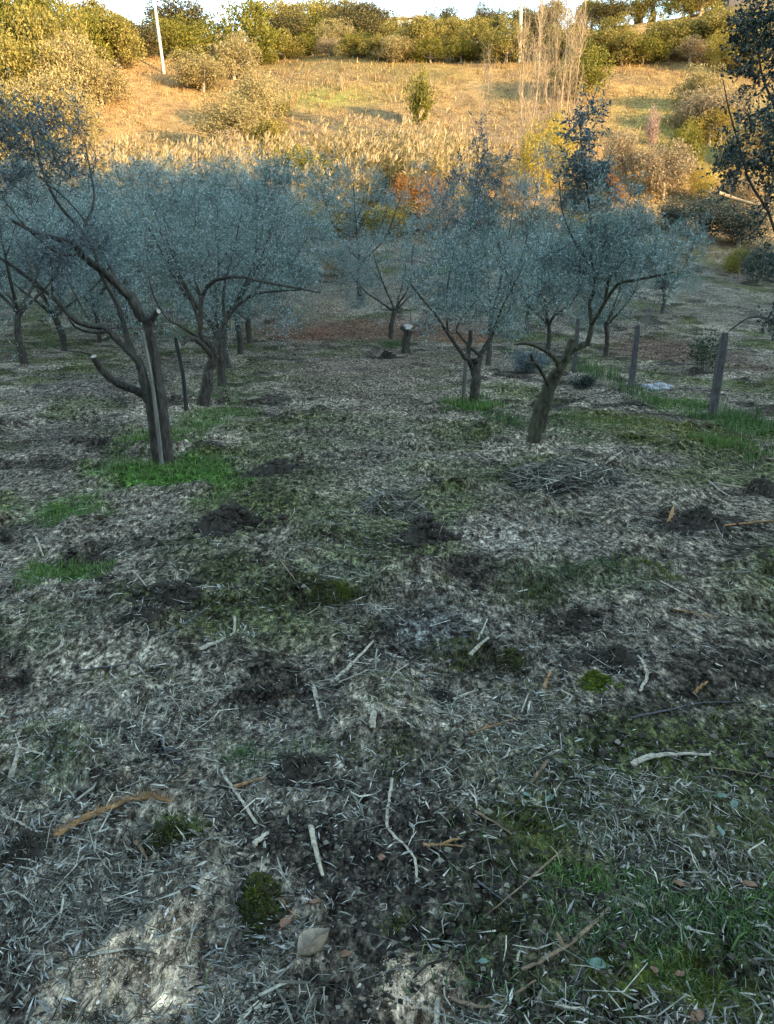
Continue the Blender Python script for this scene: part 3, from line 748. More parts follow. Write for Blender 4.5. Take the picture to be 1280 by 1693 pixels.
T.twigs([T.blob(1258, 150, 36, 110, 1.2), T.blob(1225, 250, 42, 80, .5, -.2), T.blob(1268, 40, 36, 60, .9), T.blob(1262, 300, 34, 60, .5), T.blob(1330, 150, 70, 170, 1.), T.blob(1245, 520, 34, 30, .22, .2), T.blob(1280, 420, 30, 60, .25)], 155, .042, .52, per=7, sub=7, subl=.2)
T.done('oak_tree', gR, 'dark leafy tree reaching thin branches in from beyond the right edge', 'tree', None, M['bark'], M['leaf_oak'])

# ---- archetypes for the rows behind: a trunk, spreading limbs and a fine crown
def olive_kind(seed, h, r, n, leafmat, cz=.62):
    rg = np.random.default_rng(seed)
    T = Tree(None, 0)
    fork = np.array([rg.normal(0, .06), rg.normal(0, .06), h * .24])
    T.limb3([np.array([0, 0, -.15]), np.array([rg.normal(0, .05), rg.normal(0, .05), h * .12]), fork], .10, .075, 9, .16)
    for k in range(5):
        a = k * 1.2566 + rg.uniform(-.4, .4); e = r * rg.uniform(.45, .75)
        end = np.array([math.cos(a) * e, math.sin(a) * e, h * rg.uniform(.62, .86)])
        mid = fork * .5 + end * .5 + np.array([math.cos(a), math.sin(a), -.4]) * .18 + rg.normal(0, .1, 3)
        p = T.limb3([fork, fork * .75 + mid * .25 + rg.normal(0, .04, 3), mid, end], .06, .012, 7, .1)
        a2 = a + rg.uniform(-.9, .9)
        T.limb3([mid, mid + np.array([math.cos(a2) * .3, math.sin(a2) * .3, .25]), mid + np.array([math.cos(a2) * .7, math.sin(a2) * .7, .7])], .025, .007, 6, .1)
    bl = [(np.array([0, 0, h * cz]), (r * .9, r * .9, h * .36), 2.)]
    for k in range(9):
        a = rg.uniform(0, 6.28); bl.append((np.array([math.cos(a) * r * .62, math.sin(a) * r * .62, h * rg.uniform(.26, .85)]), (r * .42, r * .42, h * .18), .55))
    T.twigs(bl, n, .066, .26, per=7, sub=9, subl=.45)
    t = bpy.data.objects.new('olive_tree', None); COL.objects.link(t)
    T.tr.build('trunk', [M['bark'], M['cut_wood']], t); T.cr.build('crown', [M['twig'], leafmat], t, smooth=False)
    t['category'] = 'olive tree'; t['group'] = OL
    return t
kinds = [olive_kind(1, 4.9, 2.6, 400, M['leaf_olive'], .56), olive_kind(2, 5.2, 2.5, 400, M['leaf_olive'], .56), olive_kind(3, 4.6, 2.8, 400, M['leaf_olive'], .56)]
fresh = [True] * 3
def olive(px, py, D, s, label, k, name='olive_tree'):
    if D is None: g = G(px, py)
    else:
        x = (px - CXP) / F * D * 1.03; g = np.array([x, D, float(H(x, D))])
    if fresh[k]:
        t = kinds[k]; fresh[k] = False
        t.location = g; t.rotation_euler = (0, 0, rng.random() * 6.28); t.scale = (s, s, s) if np.isscalar(s) else s; t['label'] = label
    else: t = copy_tree(kinds[k], g, rng.random() * 6.28, s, label, OL)
    return t
for a in [
    (366, 638, None, .84, 'olive close behind the arching olive, its trunk half hidden by it', 0),
    (379, 608, None, .92, 'third olive along the left row, between the arching olive and the lane', 1),
    (398, 585, None, .95, 'fourth olive along the left row beside the lane', 2),
    (414, 566, None, 1., 'fifth and last olive of the left row, above red soil', 0),
    (42, 600, None, .95, 'grey olive with a slim straight trunk at the far left edge of the orchard', 1),
    (107, 580, None, .95, 'olive second from the left edge, seen behind the limbs of the leaning olive', 2),
    (163, 566, None, .95, 'olive seen past the sawn low stub of the leaning olive', 0),
    (203, 552, None, 1., 'olive far behind the trunk of the leaning olive', 1),
    (646, 560, None, .8, 'twin stemmed olive with sprouts at its foot at the end of the lane', 2),
    (600, 520, 33, 1.15, 'rounded blue grey olive closing the end of the lane', 1),
    (1000, 590, None, .72, 'small olive behind the mossy broken olive, near the thin pole', 0),
    (905, 590, None, .72, 'olive behind the pile of pale cuttings', 1),
    (800, 560, 19, (.66, .66, 1.08), 'tall olive standing behind the wine glass shaped olive', 2),
    (20, 0, 28, 1.1, 'hazy olive crown at the left edge, below the dark twigs', 0),
    (130, 0, 31, 1.15, 'hazy olive crown below the sunny reeds, left of the thin pale pole', 1),
    (235, 0, 30, 1.1, 'hazy olive crown directly behind the thin pale pole', 2),
    (330, 0, 33, 1.15, 'hazy olive crown below the left end of the sunny reeds', 0),
    (425, 0, 31, 1.1, 'hazy olive crown behind the tips of the arching limbs', 1),
    (480, 0, 37, 1.0, 'hazy olive crown left of the dark reed shadow', 2),
    (70, 0, 38, 1.1, 'hindmost olive near the left edge, against yellow reeds', 1),
    (180, 0, 39, 1.1, 'hindmost olive below the big round shrub on the slope', 2),
    (285, 0, 40, 1.1, 'hindmost olive below the pale utility pole', 0),
    (385, 0, 40, 1.05, 'hindmost olive in the left rows, nearest the reed gap', 1),
    (-60, 0, 22, 1.0, 'olive cut by the left edge, behind the leaning olive', 2),
    (860, 0, 27, .8, 'olive crown between the wine glass shaped olive and the mossy one', 0),
    (1065, 0, 31, .72, 'olive crown on the right above the middle fence post', 1),
    (950, 0, 33, .95, 'olive crown behind the thin dark leading shoot', 2),
    (745, 0, 36, .5, 'low pale olive at the foot of the orange bush', 0),
]: olive(*a)

# ------------------------------------------------------------------ posts, stakes and small things in the orchard
def post(px0, py0, px1, py1, w, label):
    g = G(px0, py0); D = g[1]
    top = P(px1, py1, D); h = top[2] - g[2]
    t = thing('fence_post', g, label, 'fence post', 'concrete fence posts on the right')
    mb = MB(); k = 7; hw = w / 2; bv = hw * .28
    prof = np.array([(-hw + bv, -hw), (hw - bv, -hw), (hw, -hw + bv), (hw, hw - bv), (hw - bv, hw), (-hw + bv, hw), (-hw, hw - bv), (-hw, -hw + bv)])
    lean = (top - g)[:2]
    rows = []
    for i in range(k):
        f = i / (k - 1); z = -.2 + (h + .2) * f; s = (1.06 - .12 * f) * (1 if i < k - 1 else .82)
        rows.append(np.column_stack([prof * s + rng.normal(0, .0025, prof.shape) + lean * f, np.full(8, z - (0.012 if i == k - 2 else 0))]))
    V = np.array(rows).reshape(-1, 3); idx = np.arange(k * 8).reshape(k, 8)
    q = np.stack([idx[:-1], np.roll(idx[:-1], -1, 1), np.roll(idx[1:], -1, 1), idx[1:]], -1).reshape(-1, 4)
    mb.add(V, q); mb.add(np.vstack([rows[-1], rows[-1].mean(0)]), None, [[i, (i + 1) % 8, 8] for i in range(8)])
    mb.build('shaft', M['concrete'], t, smooth=False)
    # wire staples on the face that looks up the lane
    for f in (.35, .62, .9):
        mb = MB(); c = np.array([lean[0] * f, -hw * 1.02 - .004, h * f])
        tube(mb, [c + [-.02, .004, 0], c + [-.012, -.012, .002], c + [.012, -.012, -.002], c + [.02, .004, 0]], [.003] * 4, 5, 0, 0, 3)
        mb.build('staple', M['stake_dark'], t)
    return t
post(1176, 690, 1199, 550, .105, 'nearest and widest grey concrete post, standing in tall grass at the right')
post(1043, 640, 1055, 538, .10, 'middle grey concrete post, beside the small pale stones')
post(949, 616, 956, 527, .09, 'farthest concrete post, partly behind the mossy broken olive')

def stake(px0, py0, px1, py1, r, mat, label, name='wooden_stake', cat='stake', pts=None):
    g = G(px0, py0); top = P(px1, py1, g[1] + .03)
    mb = MB(); b = g - np.array([0, 0, .06]); m = (b + top) / 2 + rng.normal(0, .012, 3)
    tube(mb, [b, m, top], [r, r * .95, r * .85], 8, .08, 0, 4, None, .03)
    o = mb.build(name, [mat], loc=g); return tag(o, label, cat)
stake(308, 678, 290, 558, .034, M['stake_dark'], 'dark leaning stake between the leaning olive and the arching olive')
stake(679, 560, 679, 508, .016, M['stake_pale'], 'thin pale stake behind the dark stump at the end of the lane')
stake(1005, 590, 1009, 498, .018, M['stake'], 'thin grey pole standing between the middle and the farthest fence post')
gp = P(243, 440, 13.5); mb = MB(); gb = np.array([gp[0], 13.5, float(H(gp[0], 13.5))])
tube(mb, [gb - [0, 0, .1], (gb + gp) / 2, P(240, 384, 13.5)], [.016, .014, .012], 7, .05, 0, 3)
tag(mb.build('thin_pole', [M['stake_pale']], loc=gb), 'thin pale pole sticking up among the hazy left crowns', 'pole')

g = G(670, 583); mb = MB(); D = g[1]
tube(mb, [g - [0, 0, .1], P(671, 565, D), P(673, 552, D), P(675, 541, D)], [.13, .11, .12, .14], 10, .2, 0, 4, 1, .1)
tube(mb, [P(673, 549, D), P(667, 543, D), P(662, 540, D)], [.07, .06, .06], 8, .15, 0, 3, 1)
tag(mb.build('tree_stump', [M['bark'], M['cut_wood']], loc=g), 'dark sawn olive stump with a pale cut top at the end of the lane', 'stump')

def bush(name, px, py, w, h, label, cat, leafm, n=2200, leaf=.05, lw=.5, stems=10, D=None, group=None, clump=9, twigm=None, bare=0., up=.3, hpx=True):
    """low many stemmed plant: stems from the foot, leaf clumps spread through the volume"""
    g = G(px, py) if D is None else np.array([(px - CXP) / F * D * 1.03, D, float(H((px - CXP) / F * D * 1.03, D))])
    k = g[1] / F * 1.05; rx, hz = w * k / 2, h * k
    st = MB(); cr = MB(); LP = []; LA = []
    for i in range(stems):
        a = rng.uniform(0, 6.28); q = rng.random() ** .5
        e = np.array([math.cos(a) * rx * q, math.sin(a) * rx * q, hz * (1 - .45 * q * q) * rng.uniform(.75, 1.05)])
        m = e * .5 + np.array([0, 0, hz * .12]) + rng.normal(0, .06, 3) * rx
        path, _ = smooth_path([np.array([e[0] * .08, e[1] * .08, -.05]), m * .6, m, e], [1] * 4, 3)
        r = max(.004, hz * .008); tube3(st, path, np.linspace(r, r * .3, len(path)), 0)
        for t in rng.uniform(.3, 1, clump):
            c = path[int(t * (len(path) - 1))] + rng.normal(0, .14, 3) * np.array([rx, rx, hz * .7])
            c[2] = max(c[2], .02)
            st0 = path[int(t * (len(path) - 1))]
            spikes(st, st0[None], c[None], np.array([r * .4]))
            nn = max(1, int(n / (stems * clump)))
            off = rng.normal(0, .09, (nn, 3)) * np.array([rx, rx, hz]) 
            LP.append(c + off); LA.append(off / (np.linalg.norm(off, axis=1, keepdims=True) + 1e-6) + rng.normal(0, .5, (nn, 3)) + np.array([0, 0, up]))
    t = thing(name, g, label, cat, group)
    st.build('stems', [twigm or M['twig']], t, smooth=False)
    if bare < 1:
        LP = np.concatenate(LP); LA = np.concatenate(LA); ll = leaf * rng.uniform(.6, 1.3, len(LP))
        leaves(cr, LP, LA, ll, ll * lw, 0); cr.build('foliage', [leafm], t, smooth=False)
    return t
bush('bramble_bush', 1165, 612, 110, 62, 'loose dark green bramble spreading behind the nearest concrete post', 'bush', M['leaf_bramble'], 900, .06, .6, 16)
bush('cuttings_pile', 872, 614, 76, 34, 'low heap of pale blue grey olive cuttings left of the mossy olive', 'brush pile', M['leaf_olive_dark'], 3500, .06, .28, 16)
bush('bare_sapling', 1066, 545, 120, 64, 'leafless grey sapling spreading thin twigs behind the middle post', 'sapling', M['leaf_olive'], 60, .05, .2, 9, bare=1, twigm=M['bark_pale'])
bush('dark_shrub', 968, 642, 46, 20, 'low blackish shrub left of the middle post', 'shrub', M['leaf_oak'], 1500, .05, .4, 10)

def stone_pile():
    spots = [(1070, 641, .10), (1080, 645, .085), (1090, 640, .11), (1099, 644, .07), (1106, 640, .06)]
    labs = ['leftmost pale stone at the foot of the middle post', 'small pale stone in front of the stone row', 'largest pale stone in the row beside the middle post',
            'flat pale stone second from the right of the row', 'smallest pale stone at the right end of the row']
    for (px, py, r), lb in zip(spots, labs):
        g = G(px, py); mb = MB(); rock(mb, r, (1.3, .9, .6), 10); o = mb.build('pale_stone', M['stone'], loc=None, smooth=False)
        o.location = g + [0, 0, r * .2]; tag(o, lb, 'stone', 'pale stones beside the middle post')
def rock(mb, r, s, n, rough=.25, cut=None):
    th = np.linspace(0, math.pi, n + 2)[1:-1]; ph = np.arange(n * 2) / (n * 2) * 2 * np.pi
    T_, P_ = np.meshgrid(th, ph, indexing='ij')
    d = np.stack([np.sin(T_) * np.cos(P_), np.sin(T_) * np.sin(P_), np.cos(T_)], -1)
    o = rng.random(2) * 50
    rad = r * (1 + rough * 2 * (fbm(d[..., 0] * 2 + o[0] + d[..., 2], d[..., 1] * 2 + o[1] - d[..., 2] * 1.3, 8, 4) - .5) + rough * .35 * rng.normal(0, 1, T_.shape) * .4)
    V = d * rad[..., None] * np.array(s)
    idx = np.arange(V.shape[0] * V.shape[1]).reshape(V.shape[:2])
    q = np.stack([idx[:-1], idx[1:], np.roll(idx[1:], -1, 1), np.roll(idx[:-1], -1, 1)], -1).reshape(-1, 4)
    top = V[0].mean(0); bot = V[-1].mean(0); m = V.shape[1]
    tt = [[i, (i + 1) % m, idx.size] for i in range(m)] + [[idx[-1][(i + 1) % m], idx[-1][i], idx.size + 1] for i in range(m)]
    mb.add(np.vstack([V.reshape(-1, 3), top, bot]), q, tt)
stone_pile()

# heaps of dug soil: rough lumps with crumbs and straw stuck in them
def mound(px, py, w, h, label, mat='soil', straw=110, name='soil_clod', cat='soil clod', blade=None):
    g = G(px, py); k = math.hypot(g[1], g[0], CAMZ) / F
    rx = w * k * .44; rz = h * k * .66; ry = max(rx * .6, rz)
    mb = MB(); n1, n2 = 26, 60
    th = np.linspace(0, 1, n1); ph = np.arange(n2) / n2 * 2 * np.pi
    T_, A_ = np.meshgrid(th, ph, indexing='ij')
    edge = 1 + 1.1 * (fbm(np.cos(A_) * 1.5 + px, np.sin(A_) * 1.5 + py, 5, 3) - .5) * 2 * T_
    x = np.cos(A_) * T_ * rx * edge; y = np.sin(A_) * T_ * ry * edge
    s = max(rx * .35, .02)
    z = rz * (1 - T_ ** 1.6) * (.35 + 1.3 * fbm(x / s + px, y / s, 6, 4)) + (fbm(x / (s * .28), y / (s * .28) + py, 7, 3) - .5) * rz * .55 * (1 - T_ ** 4) - .03 * T_ ** 3 * min(1, rx * 4)
    gx = g[0] + x; gy = g[1] + y
    V = np.stack([x, y, H(gx, gy) - g[2] + z + .004 * (1 - T_)], -1)
    idx = np.arange(n1 * n2).reshape(n1, n2)
    q = np.stack([idx[:-1], idx[1:], np.roll(idx[1:], -1, 1), np.roll(idx[:-1], -1, 1)], -1).reshape(-1, 4)
    mb.add(V.reshape(-1, 3), q)
    for i in range(75):      # loose lumps on it and rolled off it
        sub = MB(); rr = rz * rng.uniform(.06, .24); rock(sub, rr, (1.2, 1, .8), 5, .4)
        if i < 45: at = V[rng.integers(0, n1 - 2), rng.integers(0, n2)]
        else:
            a = rng.uniform(0, 6.28); q_ = rng.uniform(.9, 1.7); at = np.array([math.cos(a) * q_ * rx, math.sin(a) * q_ * ry, 0]); at[2] = float(H(g[0] + at[0], g[1] + at[1])) - g[2] + rr * .3
        mb.add(np.concatenate(sub.v) + at.astype(np.float32), sub.q[0], sub.t[0])
    t = thing(name, g, label, cat)
    mb.build('earth', M[mat], t, smooth=True)
    if straw:
        sb = MB(); ii = rng.integers(0, n1 - 1, straw), rng.integers(0, n2, straw); c = V[ii]
        d = norm(rng.normal(0, 1, (straw, 3)) + [0, 0, .5]); L = rng.uniform(.3, 1, (straw, 1)) * min(.10, rx * .7)
        spikes(sb, c - d * L * .3, c + d * L, .0022 * rng.uniform(.5, 1.4, straw)); sb.build('straw_tuft', M['litter'], t, smooth=False)['kind'] = 'stuff'
    if blade:
        x2 = c2 = None
        sb = MB(); m = blade; ii = rng.integers(0, n1 - 1, m), rng.integers(0, n2, m); c = V[ii]
        d = norm(rng.normal(0, .7, (m, 3)) + [0, 0, 1.]); L = rng.uniform(.4, 1, (m, 1)) * .018
        leaves(sb, c, d, (L[:, 0]), .0035, 0); sb.build('moss_tufts', M['moss_tuft'], t, smooth=False)['kind'] = 'stuff'
    return t
mound(380, 868, 130, 46, 'long black heap of turned soil right of the patch of green grass')
mound(707, 890, 84, 52, 'rounded dark root clod in the middle of the lane', straw=160)
mound(1150, 866, 110, 36, 'black soil clod behind the long orange cane')
mound(1252, 812, 66, 24, 'small dark clod near the right edge, above the long orange cane')
mound(287, 995, 90, 46, 'crumbled dark clod below the long black heap, straw poking out', straw=120)
mound(225, 1022, 80, 22, 'low flat clod to the left of the crumbled one')
mound(495, 1278, 84, 46, 'blackish clod left of centre in the near litter', straw=90)
mound(1008, 1092, 110, 32, 'dark dug heap just behind the bright moss')
mound(955, 1030, 60, 34, 'small rough clod with long straws right of the pale track', straw=120)
mound(840, 1092, 52, 24, 'mossy clod in front of the grey straw patch', 'soil_moss', 50, blade=400)
mound(450, 783, 110, 28, 'low brown clod right of the leaning olive', straw=60)
mound(640, 592, 44, 14, 'dark clump of earth left of the sawn stump')
mound(535, 985, 60, 26, 'mossy brown clod left of the lane', 'soil_moss', 60, blade=500)
mound(290, 1385, 90, 34, 'flat mossy clod right under the rusty frond', 'soil_moss', 60, blade=900)
mound(428, 1498, 54, 50, 'deep green mossy lump beside the split orange stick', 'soil_moss', 20, blade=1200)
mound(985, 1130, 54, 24, 'bright yellow green moss cushion in front of a dark heap', 'moss', 12, 'moss_cushion', 'moss', blade=2200)
mound(735, 1158, 50, 22, 'dark earth lump between the white chip and the mossy clod')
mound(830, 1535, 70, 34, 'reddish brown earth lump near the lower edge', 'soil_moss', 40)
mound(50, 1405, 60, 36, 'dark lump at the left end of the rusty frond', straw=60)

def brush(px, py, w, h, label, n):
    g = G(px, py); k = math.hypot(g[1], g[0], CAMZ) / F; rx = w * k / 2; hz = h * k * .8
    mb = MB(); a = rng.uniform(0, 6.28, n); q = rng.random(n) ** .6
    x = np.cos(a) * q * rx; y = np.sin(a) * q * rx * .8
    z = H(g[0] + x, g[1] + y) - g[2] + hz * (1 - q) * rng.random(n)
    d = norm(np.stack([rng.normal(0, 1, n), rng.normal(0, 1, n), rng.normal(.15, .35, n)], 1)); L = rng.uniform(.06, .32, (n, 1))
    c = np.stack([x, y, z], 1); spikes(mb, c - d * L * .5, c + d * L * .5, rng.uniform(.002, .0065, n))
    tag(mb.build('brush_pile', [M['litter']], smooth=False), label, 'brush pile').location = g
brush(935, 795, 190, 60, 'tangled heap of cut twigs in front of the mossy olive', 900)
brush(650, 835, 110, 46, 'loose tangle of twigs in the middle of the lane', 420)

# ------------------------------------------------------------------ single sticks, chips and leaves one can point at
def stick(pix, w, mat, label, lift=.5, name='stick', cat='stick', forks=(), fringe=0, taper=.55):
    pts = [G(*p) for p in pix]; g = pts[0].copy()
    k = np.mean([np.linalg.norm(p - CAM0) for p in pts]) / F; r = w * k * .39
    for i, p in enumerate(pts): p[2] += r * lift + .006
    mb = MB(); rad = np.linspace(r, r * taper, len(pts))
    p2, r2 = tube(mb, pts, rad * rng.uniform(.85, 1.15, len(pts)), 7, .26, 0, 6, 0, .17, .55)
    for fx, fy, tx, ty, fw in forks:
        a = G(fx, fy); b = G(tx, ty); a[2] += r; b[2] += r + .012
        tube(mb, [a, (a + b) / 2 + [0, 0, .006], b], [fw * k / 2, fw * k * .42, fw * k * .25], 7, .12, 0, 3)
    if fringe:
        i = rng.integers(1, len(p2), fringe); c = p2[i]; d = norm(rng.normal(0, 1, (fringe, 3)) * [1, .8, .5] + [0, .5, .7])
        spikes(mb, c, c + d * rng.uniform(.012, .045, (fringe, 1)), .0022)
    o = mb.build(name, [M[mat]], loc=g); return tag(o, label, cat, 'sticks lying on the litter' if cat == 'stick' else None)
for s in [
    ([(372, 1288), (398, 1325), (425, 1366)], 11, 'stick_pale', 'straight pale split stick right of the rusty frond'),
    ([(515, 1370), (522, 1410), (534, 1453)], 12, 'stick_pale', 'whitish stick pointing down the picture, left of the long bent twig'),
    ([(4, 1352), (28, 1362), (54, 1376)], 8, 'stick_pale', 'grey stick at the left edge beside the dark lump'),
    ([(20, 1290), (27, 1262), (35, 1230)], 10, 'stick_pale', 'short stick standing on end near the left edge'),
    ([(445, 1470), (468, 1495), (490, 1522)], 8, 'stick_orange', 'split orange stick pointing at the fallen brown leaf'),
    ([(160, 1580), (205, 1574), (245, 1567)], 6, 'stick_pale', 'thin stick lying across the sandy patch'),
    ([(225, 1395), (236, 1410), (245, 1428)], 9, 'stick_brown', 'short brown chip below the rusty frond'),
    ([(388, 1306), (412, 1297), (437, 1291)], 9, 'stick_orange', 'orange chip in front of the blackish clod'),
    ([(1046, 1269), (1075, 1256), (1110, 1251), (1175, 1252)], 13, 'stick_pale', 'thick pale driftwood like stick on the right'),
    ([(877, 1298), (900, 1268), (922, 1237)], 8, 'stick_brown', 'slanting brown stick left of the thick pale one'),
    ([(778, 1215), (815, 1203), (857, 1190)], 8, 'stick_orange', 'orange brown twig right of the white chip'),
    ([(862, 1608), (900, 1590), (945, 1562), (985, 1528), (1006, 1504)], 10, 'stick_brown', 'long curved stick with a side spur in the lower right', ((930, 1572, 920, 1552, 7),)),
    ([(745, 1655), (775, 1665), (805, 1668), (850, 1648), (886, 1625)], 9, 'stick_brown', 'bowed twig along the lower edge, left of the long curved stick'),
    ([(648, 1290), (643, 1330), (642, 1372), (670, 1402), (686, 1425), (688, 1456)], 8, 'stick_pale', 'long sharply bent twig in the middle of the near litter'),
    ([(700, 1401), (730, 1400), (766, 1404)], 8, 'stick_orange', 'flat orange sliver right of the long bent twig', ((730, 1400, 760, 1395, 5),)),
    ([(785, 1345), (815, 1362), (846, 1383)], 8, 'stick_brown', 'short tan twig above and right of the orange sliver'),
    ([(918, 1664), (945, 1671), (972, 1670)], 7, 'stick_pale', 'small pale twig at the bottom, below the long curved stick'),
    ([(1170, 1272), (1225, 1279), (1290, 1292)], 7, 'stick_brown', 'dull twig running out of the right edge below the thick pale stick'),
    ([(720, 1700), (722, 1678), (724, 1655)], 11, 'stick_pale', 'whitish stub standing in pale dust at the bottom edge'),
    ([(1055, 1088), (1066, 1103), (1069, 1122), (1058, 1146)], 9, 'stick_pale', 'bow shaped pale stick right of the moss cushion'),
    ([(778, 1086), (793, 1070), (808, 1057)], 8, 'stick_pale', 'short slanting chip in front of the mossy clod'),
    ([(1092, 963), (1120, 978), (1152, 996)], 5, 'stick_pale', 'thin grey twig above the pair on the right'),
    ([(1115, 1010), (1150, 1017), (1186, 1023)], 6, 'stick_orange', 'straight yellowish twig right of the rough clod'),
    ([(1148, 1150), (1158, 1140), (1170, 1131)], 10, 'stick_orange', 'stubby orange chip right of the bow shaped stick'),
    ([(1172, 797), (1190, 812), (1212, 826)], 5, 'stick_pale', 'thin twig left of the small clod at the right edge'),
    ([(750, 1160), (768, 1152), (790, 1144)], 8, 'stick_pale', 'pale chip right of the dark earth lump'),
    ([(1040, 1190), (1100, 1178), (1160, 1165), (1240, 1163)], 6, 'stick_dark', 'long thin dark twig below the stubby orange chip'),
    ([(1000, 770), (1016, 758), (1030, 747)], 6, 'stick_pale', 'pale twig poking from the right side of the tangled heap'),
    ([(330, 1076), (360, 1064), (386, 1050), (388, 1022)], 9, 'stick_pale', 'hooked pale stick below the crumbled clod'),
    ([(72, 1091), (90, 1080), (104, 1067), (102, 1054)], 9, 'stick_pale', 'crooked pale stick near the left edge'),
    ([(285, 1047), (318, 1025), (346, 1004)], 6, 'stick_dark', 'grey stick leaning on the crumbled clod'),
    ([(555, 1127), (588, 1095), (618, 1062)], 8, 'stick_pale', 'upper of two crossed pale sticks in the lane'),
    ([(560, 1132), (605, 1112), (655, 1085)], 6, 'stick_pale', 'lower of two crossed pale sticks in the lane'),
    ([(617, 1208), (617, 1182), (616, 1155)], 12, 'stick_pale', 'bright white chip standing upright in the centre'),
    ([(518, 1145), (525, 1168), (530, 1192)], 9, 'stick_pale', 'pale forked chip left of the bright white chip', ((524, 1160, 519, 1140, 8),)),
    ([(125, 1112), (170, 1106), (217, 1100)], 5, 'stick_dark', 'thin dark twig right of the crooked pale stick'),
    ([(265, 1210), (272, 1240), (284, 1258), (304, 1266)], 8, 'stick_dark', 'curved grey root above the rusty frond', ((275, 1245, 300, 1250, 6),)),
    ([(420, 1402), (430, 1392), (443, 1381)], 14, 'stick_pale', 'flat pale chip between the split stick and the whitish one'),
    ([(900, 1140), (905, 1125), (912, 1112)], 7, 'stick_orange', 'small orange chip left of the moss cushion'),
    ([(235, 1320), (280, 1300), (320, 1275)], 5, 'stick_brown', 'thin brown twig behind the rusty frond'),
    ([(1180, 800), (1230, 808), (1285, 815)], 5, 'stick_pale', 'pale twig running out past the small right clod'),
    ([(790, 1060), (800, 1040), (806, 1025)], 5, 'stick_pale', 'slim straw pointing back in the grey patch'),
    ([(870, 880), (878, 868), (884, 860)], 5, 'stick_brown', 'short twig at the upper end of the pale track'),
    ([(465, 930), (478, 948), (492, 966)], 4, 'stick_brown', 'faint twig on the left side of the lane'),
    ([(220, 945), (235, 962), (246, 977)], 5, 'stick_pale', 'pale twig right of the lowest green patch'),
    ([(60, 890), (66, 905), (72, 922)], 5, 'stick_pale', 'pale twig beside the lowest green patch, near the left edge'),
    ([(985, 1345), (950, 1390), (860, 1470), (800, 1520)], 5, 'stick_brown', 'long thin straw running diagonally in the lower right'),
    ([(790, 1460), (815, 1480), (845, 1502)], 6, 'stick_dark', 'grey twig crossing the long diagonal straw'),
]: stick(s[0], s[1], s[2], s[3], forks=s[4] if len(s) > 4 else ())
stick([(1106, 866), (1140, 868), (1185, 871), (1235, 867), (1330, 860)], 6, 'stick_orange', 'long orange cane lying across the right edge in front of a black clod', forks=((1106, 868, 1113, 843, 7),), name='cane', cat='cane', taper=.9)
stick([(95, 1388), (120, 1368), (165, 1346), (215, 1328), (255, 1323), (284, 1330)], 13, 'stick_orange', 'rusty curved frond stalk with a ragged fringe in the lower left', fringe=240, name='dead_frond', cat='dead frond')

def leaf(px, py, w, ang, mat, label, curl=.35, asp=.55):
    g = G(px, py); k = np.linalg.norm(g - CAM0) / F; L = w * k * .85
    mb = MB(); u = np.linspace(0, 1, 9); v = np.linspace(-1, 1, 5)
    U, V_ = np.meshgrid(u, v, indexing='ij')
    wd = np.sin(np.pi * U ** .85) * .5 * asp * L
    x = (U - .5) * L; y = V_ * wd; z = np.abs(V_) ** 1.5 * wd * curl * 1.6 + (U - .5) ** 2 * L * curl + .012 + rng.normal(0, .0012, U.shape)
    c, s = math.cos(ang), math.sin(ang)
    W = np.stack([x * c - y * s, x * s + y * c, z], -1)
    idx = np.arange(45).reshape(9, 5)
    q = np.stack([idx[:-1, :-1], idx[1:, :-1], idx[1:, 1:], idx[:-1, 1:]], -1).reshape(-1, 4)
    mb.add(W.reshape(-1, 3), q)
    W2 = W.copy(); W2[..., 2] -= .0012; mb.add(W2.reshape(-1, 3), q[:, ::-1])
    st = W[0, 2]; d = norm(W[0, 2] - W[2, 2]); tube(mb, [W[0, 2], st + d * L * .15, st + d * L * .3 - [0, 0, .004]], [.0012, .001, .0008], 5, 0, 0, 2)
    o = mb.build('fallen_leaf', [M[mat]]); o.location = g; o.rotation_euler = (rng.normal(0, .2), rng.normal(0, .2), 0)
    return tag(o, label, 'leaf', 'fallen leaves on the litter')
